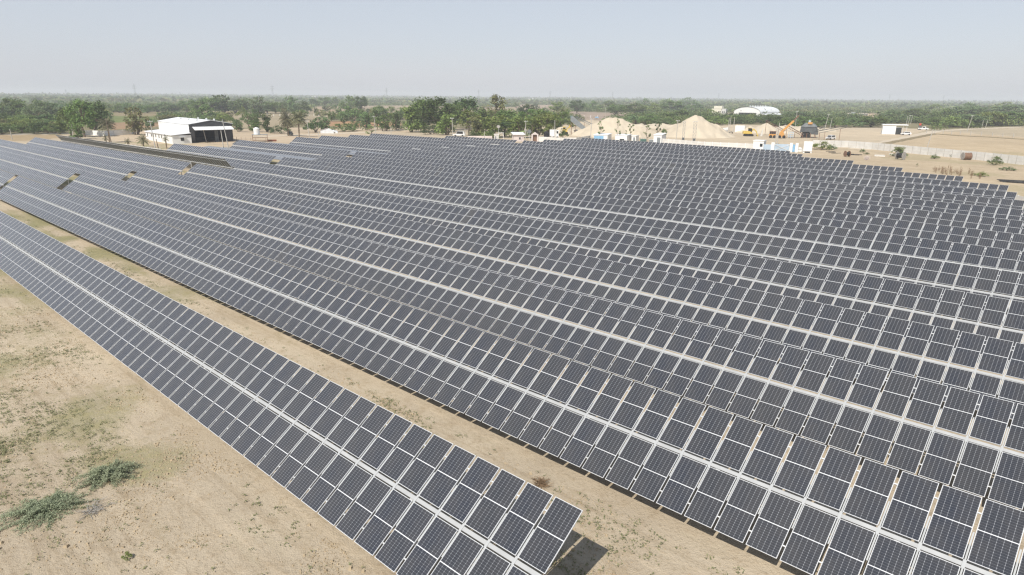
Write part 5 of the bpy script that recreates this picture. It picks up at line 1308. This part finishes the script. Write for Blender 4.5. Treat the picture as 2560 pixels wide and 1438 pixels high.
def car(label, px, py, ln, ht, rz, paint='carwhite', cat='car', pick=False):
    t, s = at('parked_car', label, cat, px, py, None, rz); wd = 1.75; b_ = MB(); hl = ln / 2
    if pick: pr = [(-hl, .38), (hl, .38), (hl, .95), (hl * .55, 1.05), (hl * .38, ht), (-hl * .15, ht), (-hl * .22, 1.05), (-hl, 1.05)]
    else: pr = [(-hl, .38), (hl, .38), (hl, .85), (hl * .55, .98), (hl * .22, ht), (-hl * .75, ht), (-hl * .97, 1.0)]
    b_.prism(pr, -wd / 2, wd / 2); b_.obj('body', paint, t)
    for y in (-wd / 2 - .012, wd / 2 + .012):
        g = MB(); g.prism([(-hl * (.12 if pick else .72), 1.04), (hl * .42, 1.04), (hl * .24, ht - .1), (-hl * (.1 if pick else .66), ht - .1)], y - .01, y + .01); g.obj('side_window', 'glass', t)
    g = MB(); g.add([(hl * .57, -wd / 2 + .1, 1.06), (hl * .57, wd / 2 - .1, 1.06), (hl * (.42 if pick else .27), wd / 2 - .15, ht - .08), (hl * (.42 if pick else .27), -wd / 2 + .15, ht - .08)], [(0, 1, 2, 3)]); g.obj('windscreen', 'glass', t)
    for x in (-.6, .62):
        for y in (-wd / 2 - .02, wd / 2 - .18): w_ = MB(); w_.tube((x * hl, y, .34), (x * hl, y + .2, .34), .34, .34, 12); w_.obj('wheel', 'black', t)
    for y in (-.6, .6): q = MB(); q.b(hl - .02, hl + .02, y - .18, y + .18, .62, .8); q.obj('headlight', 'steel', t)
car('white estate car parked under the thin conveyor', 2076, 349, 4.5, 1.75, R_(-120))
car('white car parked beside the site office canopy', 2264, 338, 4.3, 1.55, R_(-165))
car('white pickup on the yard road, with a red load behind', 2308, 325, 5.2, 1.8, R_(-8), pick=True, cat='pickup')
t, s = at('parked_truck', 'red and dark truck standing behind the white pickup', 'truck', 2300, 325); b_ = MB(); b_.b(-4 * s, 2 * s, 1, 3, .8, 2.4); b_.obj('load_bed', 'machine', t); b_ = MB(); b_.b(-3 * s, 1 * s, .9, 3, 2.4, 3.4); b_.obj('load', 'carred', t)
for x in (-3, 1): b_ = MB(); b_.tube((x * s, 1, .45), (x * s, 3, .45), .45, .45, 10); b_.obj('wheel', 'black', t)
car('white van parked in the shade of the grove', 1148, 341, 5.0, 2.2, R_(170), cat='van')
car('dark open jeep parked under the tall date palms', 726, 339, 3.9, 1.75, R_(80), 'machine', 'jeep')
t, s = at('parked_truck', 'white truck with a slatted body beside the black water tank', 'truck', 1384, 347); b_ = MB(); b_.b(-10 * s, 5 * s, 0, 2.4, .8, 1.4)
for i in range(6): b_.b((-10 + i * 2.8) * s, (-9 + i * 2.8) * s, 0, .1, 1.4, 3.4)
for z in (2.0, 2.7, 3.3): b_.b(-10 * s, 5 * s, 0, .08, z, z + .2)
b_.b(-10 * s, 5 * s, 2.2, 2.4, 1.4, 3.4); b_.obj('slatted_body', 'white', t); b_ = MB(); b_.b(6 * s, 12 * s, 0, 2.4, .7, 3.2); cb = b_.obj('cab', 'white', t); b_ = MB(); b_.b(7 * s, 11 * s, -.04, .02, 2, 2.9); b_.obj('window', 'glass', cb)
for x in (-8, 0, 9): b_ = MB(); b_.tube((x * s, -.05, .45), (x * s, .3, .45), .45, .45, 10); b_.obj('wheel', 'black', t)
t, s = at('motorcycle', 'dark parked motorcycles near the wire portal posts', 'motorcycle', 1827, 334); b_ = MB()
for x in (-.65, .65): b_.tube((x, -.06, .32), (x, .06, .32), .32, .32, 12)
b_.obj('wheel', 'black', t); b_ = MB(); b_.bar((-.6, 0, .5), (.5, 0, .75), .28, .3); b_.bar((.5, 0, .7), (.62, 0, 1.1), .08); b_.bar((.55, -.35, 1.08), (.55, .35, 1.08), .05); b_.obj('body', 'machine', t)
# ---------------------------------------------------------------- cable drums and things lying about inside the fence
def drum(label, px, py, rpx, wpx, rz, disc, core, full=False):
    t, s = at('cable_drum', label, 'cable drum', px, py, None, rz); r, w_ = rpx * s, wpx * s
    for x in (-w_ / 2, w_ / 2):
        b_ = MB(); b_.tube((x - .05, 0, r), (x + .05, 0, r), r, r, 24); e = b_.obj('flange', disc if x > 0 or full else disc, t); h_ = MB(); h_.tube((x - .07, 0, r), (x + .07, 0, r), r * .10, r * .10, 10); h_.obj('hub_hole', 'darkin', e)
    b_ = MB(); b_.tube((-w_ / 2 + .05, 0, r), (w_ / 2 - .05, 0, r), r * (.9 if full else .62), None, 20); b_.obj('cable_coil' if not full else 'lagging', core, t)
drum('cable drum with black cable left on it and pale wooden flanges', 2250, 399, 8.2, 14, R_(-28), 'wood', 'black')
drum('brown planked cable drum with a pale flange by the wall', 2415, 400, 7.6, 15, R_(28), 'wood', 'brownwood', True)
drum('dark narrow cable drum on the bare ground near the row ends', 2117, 392, 6.4, 9, R_(30), 'brownwood', 'black')
dry_brush('pinkish grey dead bush between the two dark drums', 2167, 400, 1.0, 90, 1.3, 'pink')
t, s = at('white_beam', 'white beam lying on the ground before the wall', 'beam', 2199, 391, None, R_(8)); b_ = MB(); b_.b(-10 * s, 10 * s, -.15, .15, .0, .35); b_.b(-10 * s, 10 * s, -.25, .25, .35, .42); b_.obj('bar', 'white', t)
t, s = at('white_beam', 'short white beam lying under the big feathery bush', 'beam', 2229, 388, None, R_(10)); b_ = MB(); b_.b(-5 * s, 5 * s, -.15, .15, 0, .35); b_.b(-5 * s, 5 * s, -.22, .22, .35, .42); b_.obj('bar', 'white', t)
def pipes(label, px, py, n, ln, rz, spread=1.0):
    t, s = at('pipe_pile', label, 'pipes', px, py, None, rz); rng = random.Random(px)
    for i in range(n):
        b_ = MB(); y = rng.uniform(-spread, spread) * .8; z = rng.uniform(.06, .55 * (1 - abs(y) / (spread + .1)) + .1); l_ = ln * rng.uniform(.7, 1); dx = rng.uniform(-1.2, 1.2); dd = rng.uniform(-.5, .5)
        b_.tube((dx - l_ / 2, y - dd, z), (dx + l_ / 2, y + dd, z + rng.uniform(-.05, .1)), .07, None, 7); b_.obj('pipe', 'black', t)
pipes('heap of long black pipes at the edge of the plant', 2556, 458, 26, 7.5, R_(6), 1.2)
pipes('few dark pipes beside the dark narrow drum', 2130, 388, 7, 3.4, R_(-4), .5)
pipes('thin dark pipes lying near the white booth', 2081, 384, 4, 2.6, R_(-6), .3)
t, s = at('rubble_heap', 'brown rubble heap against the white wall by the guard house', 'rubble', 1852, 371); b_ = MB(); rng_ = random.Random(3)
for i in range(16): b_.box((rng_.gauss(0, .5), rng_.gauss(0, .3), rng_.uniform(0, .8)), (rng_.uniform(.3, .7),) * 3, rng_.uniform(0, 3), rng_.uniform(0, 3))
b_.obj('stones', 'brick', t)
t, s = at('pallet_pile', 'grey pallets stacked against the white wall by the guard house', 'pallets', 1874, 373); b_ = MB()
for i in range(5): b_.b(-.9, .9, 0, 1.0, i * .18, i * .18 + .13)
b_.obj('boards', 'wood', t)
# the band of dead stalks
rng_ = random.Random(12)
for i in range(46):
    u_ = rng_.random(); px = 2334 + 124 * u_ + rng_.gauss(0, 4); py = 424 + 19 * u_ + rng_.uniform(-5, 9)
    dry_brush('dry brown stalk plant in the band of dead stalks by the plant wall', px, py, rng_.uniform(.25, .5), 13, rng_.uniform(.5, 1.5), name='dry_stalk', group='dead stalks near the plant wall', cat='dead plant', seed=i)
# ---------------------------------------------------------------- the hazy air
hz = MB(); hz.b(-9200, 9200, -400, 9400, -4.0, 62)
ho = hz.obj('haze', [], None); tag(ho, kind='stuff')
hm = bpy.data.materials.new('hazy_air'); hm.use_nodes = True
hn = hm.node_tree; hn.nodes.clear()
hv = hn.nodes.new('ShaderNodeVolumePrincipled'); h_o = hn.nodes.new('ShaderNodeOutputMaterial')
hv.inputs['Color'].default_value = (.90, .935, 1, 1); hv.inputs['Density'].default_value = .00026; hv.inputs['Anisotropy'].default_value = 0
hn.links.new(hv.outputs[0], h_o.inputs['Volume'])
ho.data.materials.append(hm)
